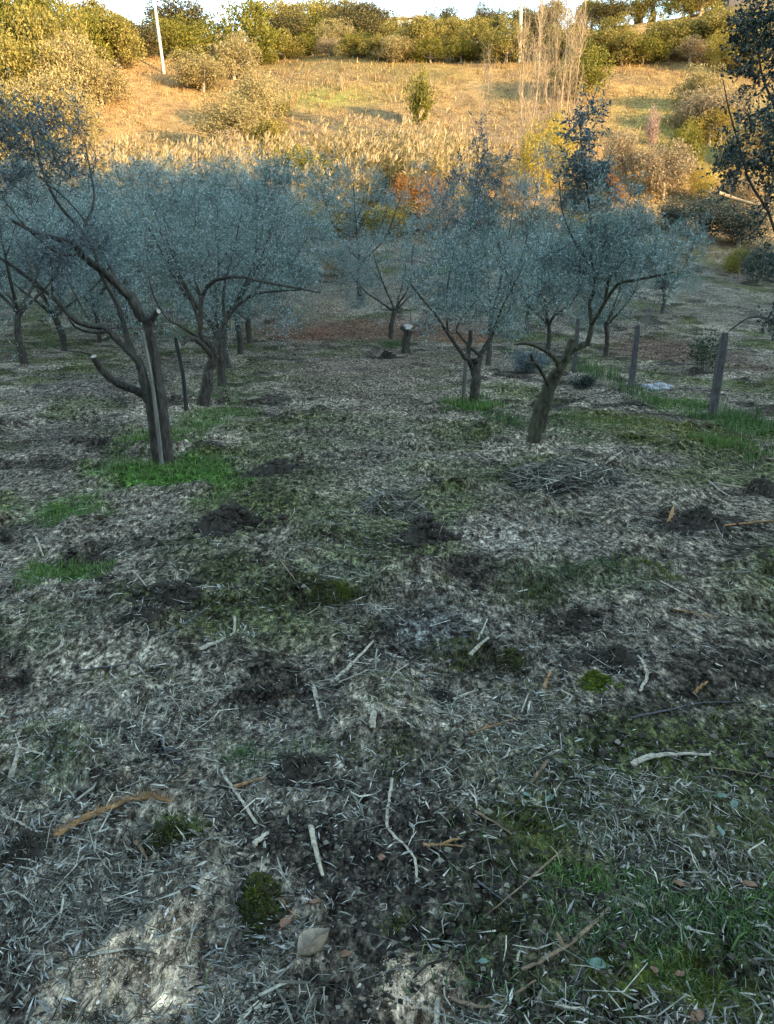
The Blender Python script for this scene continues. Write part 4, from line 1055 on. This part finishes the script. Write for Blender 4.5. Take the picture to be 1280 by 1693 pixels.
for a in [
    (474, 1532, 34, 1.2, 'leaf_brown', 'large reddish brown leaf at the tip of the split orange stick'),
    (521, 1500, 26, .1, 'leaf_brown', 'pinkish brown leaf right of the large reddish one'),
    (525, 1585, 74, .9, 'leaf_beige', 'big curled beige leaf with dark gaps near the lower edge', 1.3, .5),
    (631, 1426, 28, 1.5, 'leaf_brown', 'upright brown leaf left of the long bent twig'),
    (1180, 1421, 26, 1.7, 'leaf_beige', 'greyish brown leaf near the right edge'),
    (1122, 1468, 24, 2.6, 'leaf_brown', 'tan leaf left of the right edge grass'),
    (1240, 1470, 26, -.4, 'leaf_brown', 'rusty leaf close to the right edge'),
    (1080, 1612, 22, 1.5, 'leaf_brown', 'small orange leaf standing in the lower right moss'),
    (1124, 1617, 20, .3, 'leaf_brown', 'round orange leaf in the lower right moss'),
    (1150, 1686, 30, .5, 'leaf_brown', 'brown leaf cut by the bottom edge'),
    (985, 1600, 34, 2.9, 'leaf_fresh', 'pale blue green leaf beside the long curved stick'),
    (1195, 1322, 22, .2, 'leaf_fresh', 'white backed leaf in the right litter'),
    (1213, 1334, 22, 1.0, 'leaf_fresh', 'round grey leaf just below the white backed one'),
    (1186, 1378, 26, 1.4, 'leaf_fresh', 'pale green leaf above the greyish brown leaf'),
    (910, 1326, 22, .8, 'leaf_fresh', 'mint coloured leaf left of centre right, in dark moss'),
    (868, 1319, 18, .0, 'leaf_fresh', 'small whitish leaf left of the mint coloured one'),
    (575, 1585, 26, -.3, 'leaf_brown', 'pinkish leaf right of the big curled beige leaf'),
    (1058, 1505, 22, 2.2, 'leaf_beige', 'pale leaf above the tip of the long curved stick'),
    (1148, 1431, 18, .6, 'leaf_beige', 'tiny beige leaf left of the greyish brown one'),
    (800, 1597, 20, .1, 'leaf_fresh', 'small grey leaf above the bowed twig'),
]: leaf(*a)

# ------------------------------------------------------------------ the sunny slope across the valley
def crown_mesh(seed, kind, n, leafm, leaf, flat=1., trunk=True, tall=1.):
    """unit crown about 2 across standing on z = 0: trunk, limbs, leafy lumps"""
    rg = np.random.default_rng(seed); cr = MB(); tr = MB()
    nl = 30 if kind != 'round' else 38
    d = norm(rg.normal(0, 1, (nl, 3))); d[:, 2] = d[:, 2] * .95 - .02
    cen = d * rg.uniform(.30, .92, (nl, 1)) * np.array([rg.uniform(.85, 1.1), rg.uniform(.85, 1.1), .8 * flat * tall]) + np.array([0, 0, .76 * tall])
    rad = rg.uniform(.18, .46, nl)
    LP = []; LA = []
    for c, r in zip(cen, rad):
        k = int(n / nl * (r / .35) ** 2); dd = norm(rg.normal(0, 1, (k, 3))); rr = r * rg.uniform(.55, 1.08, (k, 1)) ** .8
        LP.append(c + dd * rr * np.array([1, 1, .85])); LA.append(dd * .6 + rg.normal(0, .7, (k, 3)) + np.array([0, 0, .15]))
    LP = np.concatenate(LP); LA = np.concatenate(LA)
    ok = LP[:, 2] > .05; LP, LA = LP[ok], LA[ok]
    ll = leaf * rg.uniform(.6, 1.3, len(LP)); leaves(cr, LP, LA, ll, ll * .5, 0, r=rg)
    tube(tr, [np.array([0, 0, -.2]), np.array([rg.normal(0, .05), rg.normal(0, .05), .3]), np.array([rg.normal(0, .1), rg.normal(0, .1), .8 * tall])], [.075, .055, .03], 7, .15, 0, 3)
    for k in range(9):
        c = cen[k]; tube(tr, [np.array([0, 0, .25 + .03 * k]), c * .5 + np.array([0, 0, .1]), c], [.032, .02, .008], 5, .1, 0, 3)
    return tr, cr, leafm

def far_kind(seed, kind, n, leafm, leaf, name, cat, **kw):
    tr, cr, lm = crown_mesh(seed, kind, n, leafm, leaf, **kw)
    t = bpy.data.objects.new(name, None); COL.objects.link(t); t['category'] = cat
    tr.build('trunk', [M['bark_hill']], t); cr.build('crown', [lm], t, smooth=False)
    return [t, True]
FK = {
    'olive': [far_kind(21, 'tree', 8280, M['h_olive'], 0.080, 'olive_tree', 'tree'), far_kind(22, 'tree', 8280, M['h_olive'], 0.080, 'olive_tree', 'tree')],
    'green': [far_kind(23, 'tree', 8280, M['h_green'], 0.076, 'evergreen_tree', 'tree'), far_kind(24, 'round', 8280, M['h_green'], 0.076, 'evergreen_tree', 'tree')],
    'grey': [far_kind(25, 'round', 9360, M['h_grey'], 0.072, 'grey_shrub', 'shrub'), far_kind(26, 'round', 9360, M['h_grey'], 0.072, 'grey_shrub', 'shrub')],
    'dark': [far_kind(27, 'tree', 8280, M['h_dark'], 0.076, 'oak_tree', 'tree'), far_kind(28, 'round', 8280, M['h_dark'], 0.076, 'oak_tree', 'tree')],
    'tan': [far_kind(29, 'round', 6480, M['h_tan'], 0.076, 'dry_shrub', 'shrub')],
    'orange': [far_kind(30, 'round', 7560, M['h_orange'], 0.076, 'orange_bush', 'bush')],
    'yellow': [far_kind(31, 'round', 6480, M['h_yellow'], 0.068, 'yellow_bush', 'bush', tall=1.3)],
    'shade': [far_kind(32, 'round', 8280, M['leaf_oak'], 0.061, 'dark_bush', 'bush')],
}
GH = 'trees and shrubs on the sunny slope'
def far(kind, px, py, rpx, base, label, D=None, asp=1.):
    """a crown whose middle shows at (px, py) and whose foot stands on the slope at row base, or at distance D"""
    if D is None: g = G(px, base)
    else:
        c = P(px, py, D); g = np.array([c[0], D, float(H(c[0], D))])
    c = P(px, py, g[1]); r = rpx * g[1] / F * 1.08
    hz = max((c[2] - g[2]) / .78, r * .6)
    lst = FK[kind]; e = lst[rng.integers(0, len(lst))]
    for q in lst:
        if q[1]: e = q; break
    sc = (r / .95, r / .95, max(min(hz, r * 2.1), r * .8) / .98 * asp)
    zoff = 0
    if e[1]:
        t = e[0]; e[1] = False; t.location = g; t.scale = sc; t.rotation_euler = (0, 0, rng.random() * 6.28); t['label'] = label; t['group'] = GH
    else: t = copy_tree(e[0], g, rng.random() * 6.28, sc, label, GH)
    if zoff > .3: t.location.z += min(zoff, r * .6)
    return t

for a in [
    # upper left wood
    ('green', 25, 45, 52, 150, 'tall evergreen in the top left corner'),
    ('olive', 88, 80, 44, 165, 'yellowish tree below the sky gap in the top left'),
    ('green', 140, 55, 48, 120, 'broad tree right of the sky gap in the top left'),
    ('olive', 196, 66, 40, 112, 'tree at the upper end of the bare sandy slope'),
    ('grey', 168, 132, 44, 176, 'large round grey shrub at the left of the bare sandy slope'),
    ('grey', 118, 125, 44, 190, 'grey green shrub left of the large round grey one'),
    ('olive', 40, 120, 52, 190, 'olive at the left edge above the dark twigs'),
    ('grey', 85, 185, 52, 250, 'pale shrub behind the dark twigs of the leaning olive'),
    ('grey', 135, 215, 34, 262, 'small pale shrub at the lower left foot of the bare slope'),
    ('olive', 10, 215, 50, 280, 'yellow green bush at the left edge behind dark twigs'),
    ('green', 90, 262, 34, 300, 'low green bush in the shade at the left end of the reeds'),
    # right of the utility pole
    ('green', 300, 62, 42, 104, 'dense tree directly right of the pale utility pole'),
    ('dark', 238, 62, 26, 96, 'shaded tree directly left of the pale utility pole'),
    ('grey', 337, 118, 38, 152, 'round grey shrub right of the foot of the utility pole'),
    ('grey', 388, 92, 32, 132, 'smaller grey shrub up behind the round one by the utility pole'),
    ('green', 350, 66, 30, 100, 'evergreen behind the two grey shrubs near the utility pole'),
    ('green', 412, 50, 42, 108, 'tall evergreen with bare stems at the left end of the hilltop field'),
    ('olive', 452, 40, 38, 88, 'second hilltop tree over the left field corner'),
    ('olive', 500, 36, 36, 80, 'third hilltop tree, with a pale forked trunk beside it'),
    ('dark', 530, 55, 18, 76, 'small dark bush under the hilltop trees'),
    ('olive', 548, 30, 36, 70, 'fourth hilltop tree, the tallest in the row'),
    ('grey', 560, 62, 26, 86, 'grey shrub at the upper field edge'),
    ('dark', 590, 34, 32, 70, 'rust tinged dome at the right end of the tall hilltop trees'),
    ('green', 598, 72, 26, 94, 'low green tree with a white trunk at the field edge'),
    ('dark', 622, 40, 28, 76, 'dark dome just right of the rust tinged one'),
    ('grey', 392, 205, 46, 250, 'big pale shrub in the middle of the slope, in front of the field'),
    ('grey', 425, 170, 38, 215, 'pale shrub up behind the big pale one'),
    ('tan', 375, 250, 34, 285, 'dry golden shrub at the foot of the big pale one'),
    ('olive', 445, 232, 34, 270, 'yellow green shrub right of the big pale one'),
    ('green', 467, 180, 13, 194, 'tiny round bush on the open field'),
    # hilltop row over the middle
    ('grey', 652, 82, 26, 104, 'silvery shrub at the left end of the low hilltop row'),
    ('olive', 690, 62, 34, 98, 'olive second in the low hilltop row'),
    ('green', 712, 84, 24, 104, 'green bush in front of the low hilltop row'),
    ('olive', 735, 56, 32, 92, 'olive third in the low hilltop row'),
    ('green', 762, 82, 24, 104, 'bright bush in front, right half of the low hilltop row'),
    ('olive', 795, 64, 32, 98, 'olive below the two headed oak'),
    ('olive', 836, 72, 30, 104, 'olive left of the thin second utility pole'),
    ('dark', 740, 46, 20, 60, 'dark oak crown behind the low hilltop row', 112),
    ('dark', 700, 46, 16, 60, 'flat dark crown behind the low hilltop row, left', 114),
    ('dark', 803, 32, 17, 60, 'left head of the two headed oak on the skyline', 112),
    ('dark', 822, 30, 14, 60, 'right head of the two headed oak on the skyline', 112),
    ('dark', 882, 50, 30, 90, 'wide brown domed oak behind the second utility pole'),
    ('olive', 930, 70, 30, 104, 'olive behind the tops of the bare poplars'),
    ('dark', 955, 58, 22, 88, 'dark tree right of the bare poplar tops'),
    ('green', 958, 118, 42, 165, 'yellow green round tree right of the bare poplars'),
    ('olive', 985, 78, 34, 108, 'olive under the ragged skyline pine'),
    ('olive', 1012, 55, 24, 86, 'bushy tree right of the ragged skyline pine'),
    ('olive', 1030, 85, 32, 108, 'olive in the middle of the right hilltop wood'),
    ('green', 1062, 80, 30, 106, 'green tree under the two small cypresses'),
    ('olive', 1098, 62, 32, 100, 'olive left of the umbrella pine foot'),
    ('dark', 1128, 62, 24, 92, 'dark tree below the umbrella pine'),
    ('tan', 1140, 84, 24, 104, 'tan shrub in front of the dark tree below the umbrella pine'),
    ('olive', 1182, 55, 46, 100, 'large golden olive below the right ridge shed'),
    ('yellow', 1182, 92, 14, 120, 'slender yellow shrub on the right slope'),
    ('olive', 1232, 85, 34, 125, 'tree half hidden by the dark branches at the right edge'),
    ('grey', 1158, 148, 36, 185, 'grey shrub above the strip of green grass on the right'),
    ('tan', 1140, 185, 34, 222, 'pale pinkish shrub right of the green grass strip'),
    ('tan', 1190, 190, 40, 235, 'large dry shrub behind the dark branches on the right'),
    ('yellow', 1172, 215, 30, 240, 'yellowish bush under the large dry shrub'),
    ('grey', 1240, 230, 44, 280, 'pale shrub behind the dark branches at the right edge'),
    ('dark', 1205, 18, 28, 50, 'rusty wooded knoll crown on the right ridge', 118),
    ('dark', 1240, 8, 40, 50, 'upper right corner tree on the ridge', 118),
    # valley bottom right of the reeds
    ('orange', 702, 340, 42, 385, 'orange brown bush at the right end of the reeds'),
    ('orange', 668, 326, 28, 360, 'small rust bush left of the orange brown one'),
    ('yellow', 888, 275, 34, 330, 'golden bush at the foot of the bare poplars'),
    ('yellow', 925, 265, 26, 320, 'second golden bush right of the poplar foot'),
    ('tan', 1095, 280, 44, 330, 'tan twiggy shrub in the valley on the right'),
    ('tan', 1030, 255, 30, 300, 'small tan shrub right of the dark leading shoot'),
    ('orange', 1012, 318, 20, 345, 'reddish bush behind the dark leading shoot'),
    ('yellow', 1158, 305, 20, 332, 'bright yellow bush above the dark hedge bank'),
    ('tan', 1220, 320, 34, 350, 'dry bush beside the fallen pale branch on the right'),
    ('green', 1130, 245, 26, 285, 'light green sapling above the tan twiggy shrub'),
    ('tan', 850, 320, 28, 350, 'brown bush left of the golden ones'),
    ('dark', 960, 330, 34, 372, 'dull bush below the golden ones'),
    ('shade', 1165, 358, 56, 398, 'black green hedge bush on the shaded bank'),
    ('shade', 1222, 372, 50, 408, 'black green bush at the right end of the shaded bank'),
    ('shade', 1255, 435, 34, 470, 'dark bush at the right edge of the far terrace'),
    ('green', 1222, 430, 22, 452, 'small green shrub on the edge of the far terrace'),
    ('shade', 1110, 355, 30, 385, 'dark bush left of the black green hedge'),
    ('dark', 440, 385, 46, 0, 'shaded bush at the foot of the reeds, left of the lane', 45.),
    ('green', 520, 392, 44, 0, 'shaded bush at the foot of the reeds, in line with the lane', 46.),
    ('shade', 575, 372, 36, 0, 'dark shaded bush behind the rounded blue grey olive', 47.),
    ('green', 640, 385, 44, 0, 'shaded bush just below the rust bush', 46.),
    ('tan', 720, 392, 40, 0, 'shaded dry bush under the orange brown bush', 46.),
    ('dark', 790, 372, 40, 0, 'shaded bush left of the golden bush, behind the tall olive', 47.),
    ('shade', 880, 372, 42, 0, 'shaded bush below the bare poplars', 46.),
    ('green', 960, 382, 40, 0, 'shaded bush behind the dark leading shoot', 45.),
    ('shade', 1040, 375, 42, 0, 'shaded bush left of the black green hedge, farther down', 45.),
    ('tan', 560, 455, 26, 0, 'pale low scrub on the bank at the end of the lane', 38.),
    ('tan', 500, 448, 24, 0, 'pale low scrub left of the lane end', 39.),
    ('dark', 300, 80, 46, 0, 'broad shaded crown on the skyline behind the tree beside the pole', 112.),
    ('dark', 470, 70, 40, 0, 'shaded understorey under the second hilltop tree', 104.),
    ('green', 520, 72, 40, 0, 'leafy understorey under the third hilltop tree', 106.),
    ('dark', 575, 66, 44, 0, 'shaded understorey under the rust tinged dome', 108.),
    ('olive', 655, 72, 30, 0, 'olive crown behind the silvery shrub on the skyline', 112.),
    ('olive', 770, 70, 32, 0, 'olive crown between the third olive and the two headed oak', 110.),
    ('olive', 860, 78, 30, 0, 'olive crown behind the thin second utility pole', 110.),
    ('olive', 905, 74, 32, 0, 'olive crown behind the middle of the poplar tops', 112.),
    ('dark', 1000, 72, 30, 0, 'dull crown behind the bushy tree on the right hilltop', 112.),
    ('olive', 1060, 74, 30, 0, 'crown directly under the larger cypress', 112.),
    ('olive', 1150, 72, 34, 0, 'golden crown behind the pine foot on the right', 110.),
    ('green', 50, 30, 50, 0, 'tall evergreen behind the top left corner trees', 100.),
    ('olive', 150, 50, 40, 0, 'skyline tree behind the broad tree in the upper left', 100.),
    ('green', 215, 78, 34, 0, 'evergreen at the crest above the bare sandy slope', 100.),
    ('green', 425, 92, 24, 108, 'low bush at the left corner of the hilltop field'),
    ('olive', 470, 84, 26, 98, 'low bush right of the left field corner'),
    ('green', 515, 76, 24, 92, 'low bush under the tall hilltop trees, left of the small dark one'),
    ('olive', 585, 82, 22, 96, 'low bush at the field edge left of the white trunk'),
    ('olive', 625, 84, 24, 100, 'low bush at the field edge right of the white trunk'),
    ('tan', 545, 84, 18, 94, 'low tan bush in the middle of the upper field edge'),
    ('green', 505, 290, 50, 352, 'shadowed olive green bush in the gap of the reeds'),
    ('dark', 615, 262, 26, 300, 'grey bush standing in the sunny reeds'),
]: far(*a[:6], D=a[6] if len(a) > 6 else None)
for k in FK:
    for e in FK[k]:
        if e[1]:
            for c in list(e[0].children): bpy.data.objects.remove(c)
            bpy.data.objects.remove(e[0])

# bushy small tree with a white skeleton on the field, tuft shrub, dead trees
bush('tufted_shrub', 694, 206, 52, 66, 'upright yellow green shrub alone on the open field', 'shrub', M['h_green'], 3800, .26, .35, 34, clump=8, twigm=M['bark_hill'], up=1.)
bush('dead_tree', 712, 158, 30, 34, 'white leafless crown just behind the upright field shrub', 'dead tree', None, 10, .2, .2, 9, bare=1, twigm=M['poplar_bark'])
bush('dead_tree', 566, 150, 36, 32, 'small white leafless tree standing on the field', 'dead tree', None, 10, .2, .2, 9, bare=1, twigm=M['poplar_bark'])
bush('bare_shrub', 1078, 240, 34, 52, 'pinkish leafless shrub on the green grass strip', 'shrub', M['h_pink'], 1600, .22, .2, 26, clump=8, twigm=M['h_pink'], up=1.)
bush('dead_tree', 1005, 150, 26, 44, 'white leafless stem left of the tan field on the right', 'dead tree', None, 10, .2, .2, 6, bare=1, twigm=M['poplar_bark'])
bush('dead_tree', 482, 78, 22, 36, 'pale forked trunk on the hilltop beside the third tree', 'dead tree', None, 10, .2, .2, 5, bare=1, twigm=M['poplar_bark'])

# utility poles
def utility(px0, py0, px1, py1, h, r, label):
    g = G(px0, py0); top = P(px1, py1, g[1]); d = norm(top - g)
    t = thing('utility_pole', g, label, 'utility pole', 'utility poles on the far slope')
    mb = MB(); tube(mb, [np.array([0, 0, -.6]), d * h * .5, d * h], [r, r * .85, r * .65], 12, .02, 0, 4); mb.build('shaft', M['utility'], t)
    mb = MB(); c = d * (h - .35); tube(mb, [c + [-.7, -r * .7, 0], c + [0, -r * .72, 0], c + [.7, -r * .7, 0]], [.06, .06, .06], 6, .02, 0, 2); mb.build('crossarm', M['utility'], t)
    for dx in (-.6, 0, .6):
        mb = MB(); tube(mb, [c + [dx, -r * .7, .04], c + [dx, -r * .7, .13], c + [dx, -r * .7, .2]], [.03, .05, .02], 8, 0, 0, 2); mb.build('insulator', M['stone'], t)
utility(272, 121, 255, 0, 15.5, .16, 'pale sunlit utility pole at the top left of the bare slope')
utility(859, 103, 862, 0, 15., .19, 'thin sunlit utility pole behind the bare poplars')

# bare poplars
def poplar(px, base, h, n, label, lean=0., D=None):
    g = G(px, base) if D is None else np.array([(px - CXP) / F * D * 1.03, D, float(H((px - CXP) / F * D * 1.03, D))])
    t = thing('bare_poplar', g, label, 'bare tree', 'bare poplars in the valley')
    tr = MB(); tw = MB()
    top = np.array([lean, rng.normal(0, .3), h]); mid = top * .5 + rng.normal(0, .12, 3)
    p, r = tube(tr, [np.array([0, 0, -.3]), mid * .5 + rng.normal(0, .08, 3), mid, (mid + top) / 2, top], [.05, .043, .034, .022, .008], 7, .05, 0, 5)
    tr.build('trunk', [M['poplar_bark']], t)
    for i in range(n):
        k = rng.integers(3, len(p) - 1); a = rng.uniform(0, 6.28); L = rng.uniform(.8, 2.6) * (1.1 - .5 * k / len(p))
        e = p[k] + np.array([math.cos(a) * L * .3, math.sin(a) * L * .3, L])
        m = (p[k] + e) / 2 + np.array([math.cos(a), math.sin(a), 0]) * L * .08
        path, _ = smooth_path([p[k], m, e], [1] * 3, 3); tube3(tw, path, np.linspace(.022, .006, len(path)), 0)
        c = path[rng.integers(1, len(path), 15)]; d = norm(rng.normal(0, .5, (15, 3)) + [0, 0, 1.1]); spikes(tw, c, c + d * rng.uniform(.3, 1.1, (15, 1)), .008)
    tw.build('branches', [M['poplar_bark']], t, smooth=False)
for a in [(868, 318, 10.5, 34, 'leftmost bare poplar, its trunk leaning out over the golden bush', -.5), (876, 312, 12.5, 46, 'pale forked poplar second from the left', .3), (884, 300, 13.5, 46, 'slim poplar in front of the second utility pole', -.2),
          (895, 305, 14, 50, 'tall poplar in the middle of the clump', .2), (905, 300, 15, 54, 'tallest poplar of the clump, cut by the top edge', .1), (915, 310, 14.5, 50, 'poplar right of the tallest one', .3),
          (924, 300, 13.5, 46, 'whitish poplar toward the right of the clump', .5), (936, 308, 12.5, 40, 'rightmost bare poplar above the golden bush', .6), (805, 300, 8, 16, 'lone thin poplar left of the clump', 0.)]:
    poplar(*a[:5], lean=a[5])

# umbrella pine, ragged pine, cypresses on the skyline
def pine(px, top, rx, ry, D, label, lay=1):
    c = P(px, top, D); k = D / F * 1.05; g = np.array([c[0], D, float(H(c[0], D))]); rx *= k; ry *= k
    t = thing('umbrella_pine', g, label, 'pine tree', 'pines on the skyline')
    tr = MB(); cr = MB(); top_ = c - g
    tube(tr, [np.array([0, 0, -.3]), top_ * .5 + [.15, 0, 0], top_ - [0, 0, ry * .4]], [.25, .2, .12], 9, .1, 0, 4)
    for i in range(9):
        a = i * .7 + rng.random() * .3; e = top_ + np.array([math.cos(a) * rx * .7, math.sin(a) * rx * .7, -ry * .2]); s0 = top_ * rng.uniform(.72, .88)
        tube(tr, [s0, (s0 + e) / 2 + [0, 0, -.15], e], [.09, .06, .025], 6, .1, 0, 3)
    tr.build('trunk', [M['bark_hill']], t)
    for i in range(42):
        a = rng.uniform(0, 6.28); q = rng.random() ** .5; cc = top_ + np.array([math.cos(a) * rx * q, math.sin(a) * rx * q, ry * (.55 * (1 - q * q)) * rng.uniform(.2, 1)])
        d = norm(rng.normal(0, 1, (110, 3))); rr = rng.uniform(.4, 1, (110, 1)) * np.array([rx * .24, rx * .24, ry * .38])
        leaves(cr, cc + d * rr, d + [0, 0, .4], .34, .09, 0)
    cr.build('crown', [M['h_green']], t, smooth=False)
pine(1130, 12, 33, 15, 120, 'umbrella pine with a flat crown on the right skyline')
pine(978, 22, 20, 18, 116, 'ragged rounded pine on the skyline right of the poplars')
pine(1014, 24, 14, 14, 118, 'small ragged pine between the rounded pine and the cypresses')
for px, py, h, lb in [(1056, 24, 22, 'left and larger of two small cypresses on the skyline'), (1079, 26, 19, 'right and smaller of two small cypresses on the skyline')]:
    D = 122; c = P(px, py, D); g = np.array([c[0], D, float(H(c[0], D))]); hz = c[2] - g[2] + h * D / F * .55
    t = thing('cypress', g, lb, 'cypress', 'cypresses on the skyline'); tr = MB(); cr = MB()
    tube(tr, [np.array([0, 0, -.2]), np.array([0, 0, hz * .5]), np.array([0, 0, hz * .9])], [.14, .1, .03], 7, .05, 0, 3); tr.build('trunk', [M['bark_hill']], t)
    u = rng.random(1800); a = rng.uniform(0, 6.28, 1800); r = (1 - u) ** .8 * hz * .16 * rng.uniform(.6, 1.1, 1800)
    leaves(cr, np.stack([np.cos(a) * r, np.sin(a) * r, hz * (.08 + .9 * u)], 1), np.stack([np.cos(a) * .4, np.sin(a) * .4, np.ones(1800)], 1) + rng.normal(0, .2, (1800, 3)), .4, .14, 0)
    cr.build('crown', [M['h_dark']], t, smooth=False)

# two buildings on the skyline
def box(mb, x0, x1, y0, y1, z0, z1, mat=0):
    V = [(x0, y0, z0), (x1, y0, z0), (x1, y1, z0), (x0, y1, z0), (x0, y0, z1), (x1, y0, z1), (x1, y1, z1), (x0, y1, z1)]
    mb.add(V, [(0, 3, 2, 1), (4, 5, 6, 7), (0, 1, 5, 4), (1, 2, 6, 5), (2, 3, 7, 6), (3, 0, 4, 7)], mat=mat)
def house(px, py, D, w, d, h, wallm, label, name, cat, flat, rz):
    c = P(px, py, D); g = np.array([c[0], D, float(H(c[0], D)) - .3]); base = max(c[2] - h, g[2])
    t = thing(name, (c[0], D, base), label, cat, rz=rz)
    mb = MB(); box(mb, -w / 2, w / 2, 0, d, -(base - g[2]) - 1, h); mb.build('wall', M[wallm], t, smooth=False)
    mb = MB()
    if flat: box(mb, -w / 2 - .3, w / 2 + .3, -.4, d + .3, h + .002, h + .32)
    else:
        V = [(-w / 2 - .3, -.3, h), (w / 2 + .3, -.3, h), (w / 2 + .3, d + .3, h), (-w / 2 - .3, d + .3, h), (-w / 2 - .3, d / 2, h + 1.2), (w / 2 + .3, d / 2, h + 1.2)]
        mb.add(V, [(0, 1, 5, 4), (2, 3, 4, 5), (0, 3, 2, 1)], [(0, 4, 3), (1, 2, 5)])
    mb.build('roof', M['roof'], t, smooth=False)
    for x in (-w * .25, w * .25):
        mb = MB(); box(mb, x - .45, x + .45, -.04, .1, h * .35, h * .75); mb.build('window', M['glass'], t, smooth=False)
house(1230, 24, 116, 4.6, 5, 2.2, 'shed_wall', 'low dark shed under a pale flat roof on the right ridge', 'shed', 'shed', True, .1)
house(655, 32, 128, 5.5, 5, 2.2, 'wall', 'small pale house peeping over the low hilltop row', 'house', 'house', False, -.2)

# fallen pale branch on the right bank
stick_p = [P(1185, 318, 44), P(1215, 328, 44), P(1245, 337, 43.6), P(1275, 340, 43.5)]
mb = MB(); 
for p in stick_p: p[2] = max(p[2], float(H(p[0], p[1])) + .1)
tube(mb, stick_p, [.10, .09, .08, .05], 8, .15, 0, 4); tag(mb.build('fallen_branch', [M['poplar_bark']], loc=stick_p[0]), 'pale fallen branch catching the sun on the right bank', 'branch')

# cane reeds along the stream
def reeds():
    mb = MB(); n = 5200
    px = rng.uniform(120, 775, n); Dd = rng.uniform(49.5, 58.5, n)
    x = (px - CXP) / F * Dd * 1.05; y = Dd; z = H(x, y)
    ok = (fbm(x / 2.2, y / 2.2, 91, 3) > .33); gap = np.exp(-((px - 505) / 40) ** 2); ok &= rng.random(n) > gap * .6
    x, y, z, px = x[ok], y[ok], z[ok], px[ok]; n = len(x)
    h = rng.uniform(1.7, 3.6, n) * (.8 + .4 * fbm(x / 3, y / 3, 92, 2)) * np.interp(px, [120, 220, 420, 560, 700, 775], [.7, .85, .9, 1.05, 1.1, .75])
    b = np.stack([x, y, z - .1], 1); ln = rng.normal(0, .10, (n, 2)) + [.08, 0]; tp = b + np.stack([ln[:, 0] * h, ln[:, 1] * h, h], 1)
    spikes(mb, b, tp, .022, 0)
    for k in range(11):
        t = rng.uniform(.25, .97, n)[:, None]; p = b + (tp - b) * t; a = rng.uniform(0, 6.28, n)
        d = np.stack([np.cos(a), np.sin(a), rng.uniform(.1, 1.3, n)], 1); L = rng.uniform(.35, .75, n)
        lo = (t[:, 0] < .55)
        for m, sel in ((0, ~lo), (1, lo)): leaves(mb, p[sel], d[sel], L[sel], .055, m, 1.2)
    s = rng.random(n) < .5
    for k in range(5): leaves(mb, tp[s] - [0, 0, .05], norm(rng.normal(0, .22, (s.sum(), 3)) + [.25, 0, 1]), rng.uniform(.3, .6, s.sum()), .085, 2)
    o = mb.build('reeds', [M['reed_leaf'], M['reed_low'], M['plume']], smooth=False)
    tag(o, 'band of tall golden cane reeds with pale plumes along the valley bottom', 'reeds', kind='stuff')
reeds()

def field_grass():
    mb = MB(); n = 60000
    x = rng.uniform(-60, 60, n); y = rng.uniform(56, 104, n); ok = np.abs(x) < y * .6; ok &= fbm(x / 4, y / 4, 95, 3) > .40
    x, y = x[ok], y[ok]; h = .22 * rng.lognormal(0, .4, len(x)); blades(mb, x, y, h, h * .22, 0, .5)
    k = 420; cx = rng.uniform(-45, 45, k); cy = rng.uniform(58, 100, k); i = rng.integers(0, k, 15000); sc = rng.uniform(.12, .35, k)[i]
    x = cx[i] + rng.normal(0, 1, len(i)) * sc; y = cy[i] + rng.normal(0, 1, len(i)) * sc; h = sc * 1.7 * rng.lognormal(0, .3, len(i)); blades(mb, x, y, h, h * .07, 0, .6)
    tag(mb.build('dry_grass', [M['dry']], smooth=False), 'dry golden grass on the sunny field of the far slope', 'grass', kind='stuff')
field_grass()

# ------------------------------------------------------------------ light, sky, camera
w = bpy.data.worlds.new('World'); SC.world = w; w.use_nodes = True
nt = w.node_tree; bg = nt.nodes['Background']
sky = nt.nodes.new('ShaderNodeTexSky'); sky.sky_type = 'NISHITA'; sky.sun_disc = False
sky.sun_elevation = SUN_EL; sky.sun_rotation = math.pi - SUN_AZ
sky.altitude = 100; sky.air_density = 1.15; sky.dust_density = .1; sky.ozone_density = .7
nt.links.new(sky.outputs[0], bg.inputs[0]); bg.inputs[1].default_value = .15

sl = bpy.data.lights.new('sun', 'SUN'); sl.energy = 2.0; sl.angle = R(.5); sl.color = (1, .74, .42)
so = bpy.data.objects.new('sun', sl); COL.objects.link(so)
dv = Vector((-math.sin(SUN_AZ) * math.cos(SUN_EL), math.cos(SUN_AZ) * math.cos(SUN_EL), -math.sin(SUN_EL)))
so.rotation_euler = dv.to_track_quat('-Z', 'Y').to_euler()

cam = bpy.data.cameras.new('camera'); cam.sensor_fit = 'VERTICAL'; cam.sensor_height = 36; cam.lens = 36 * F / 1693
cam.clip_start = .05; cam.clip_end = 2000
co = bpy.data.objects.new('camera', cam); COL.objects.link(co)
co.location = CAM0; co.rotation_euler = (math.pi / 2 - PITCH, 0, 0); SC.camera = co

SC.view_settings.view_transform = 'Standard'; SC.view_settings.look = 'None'; SC.view_settings.exposure = 2.95; SC.view_settings.gamma = 1
SC.view_settings.use_curve_mapping = False
SC.cycles.max_bounces = 5; SC.cycles.diffuse_bounces = 3; SC.cycles.glossy_bounces = 1; SC.cycles.transmission_bounces = 3; SC.cycles.transparent_max_bounces = 4
SC.cycles.use_denoising = True
SC.cycles.sample_clamp_indirect = 4
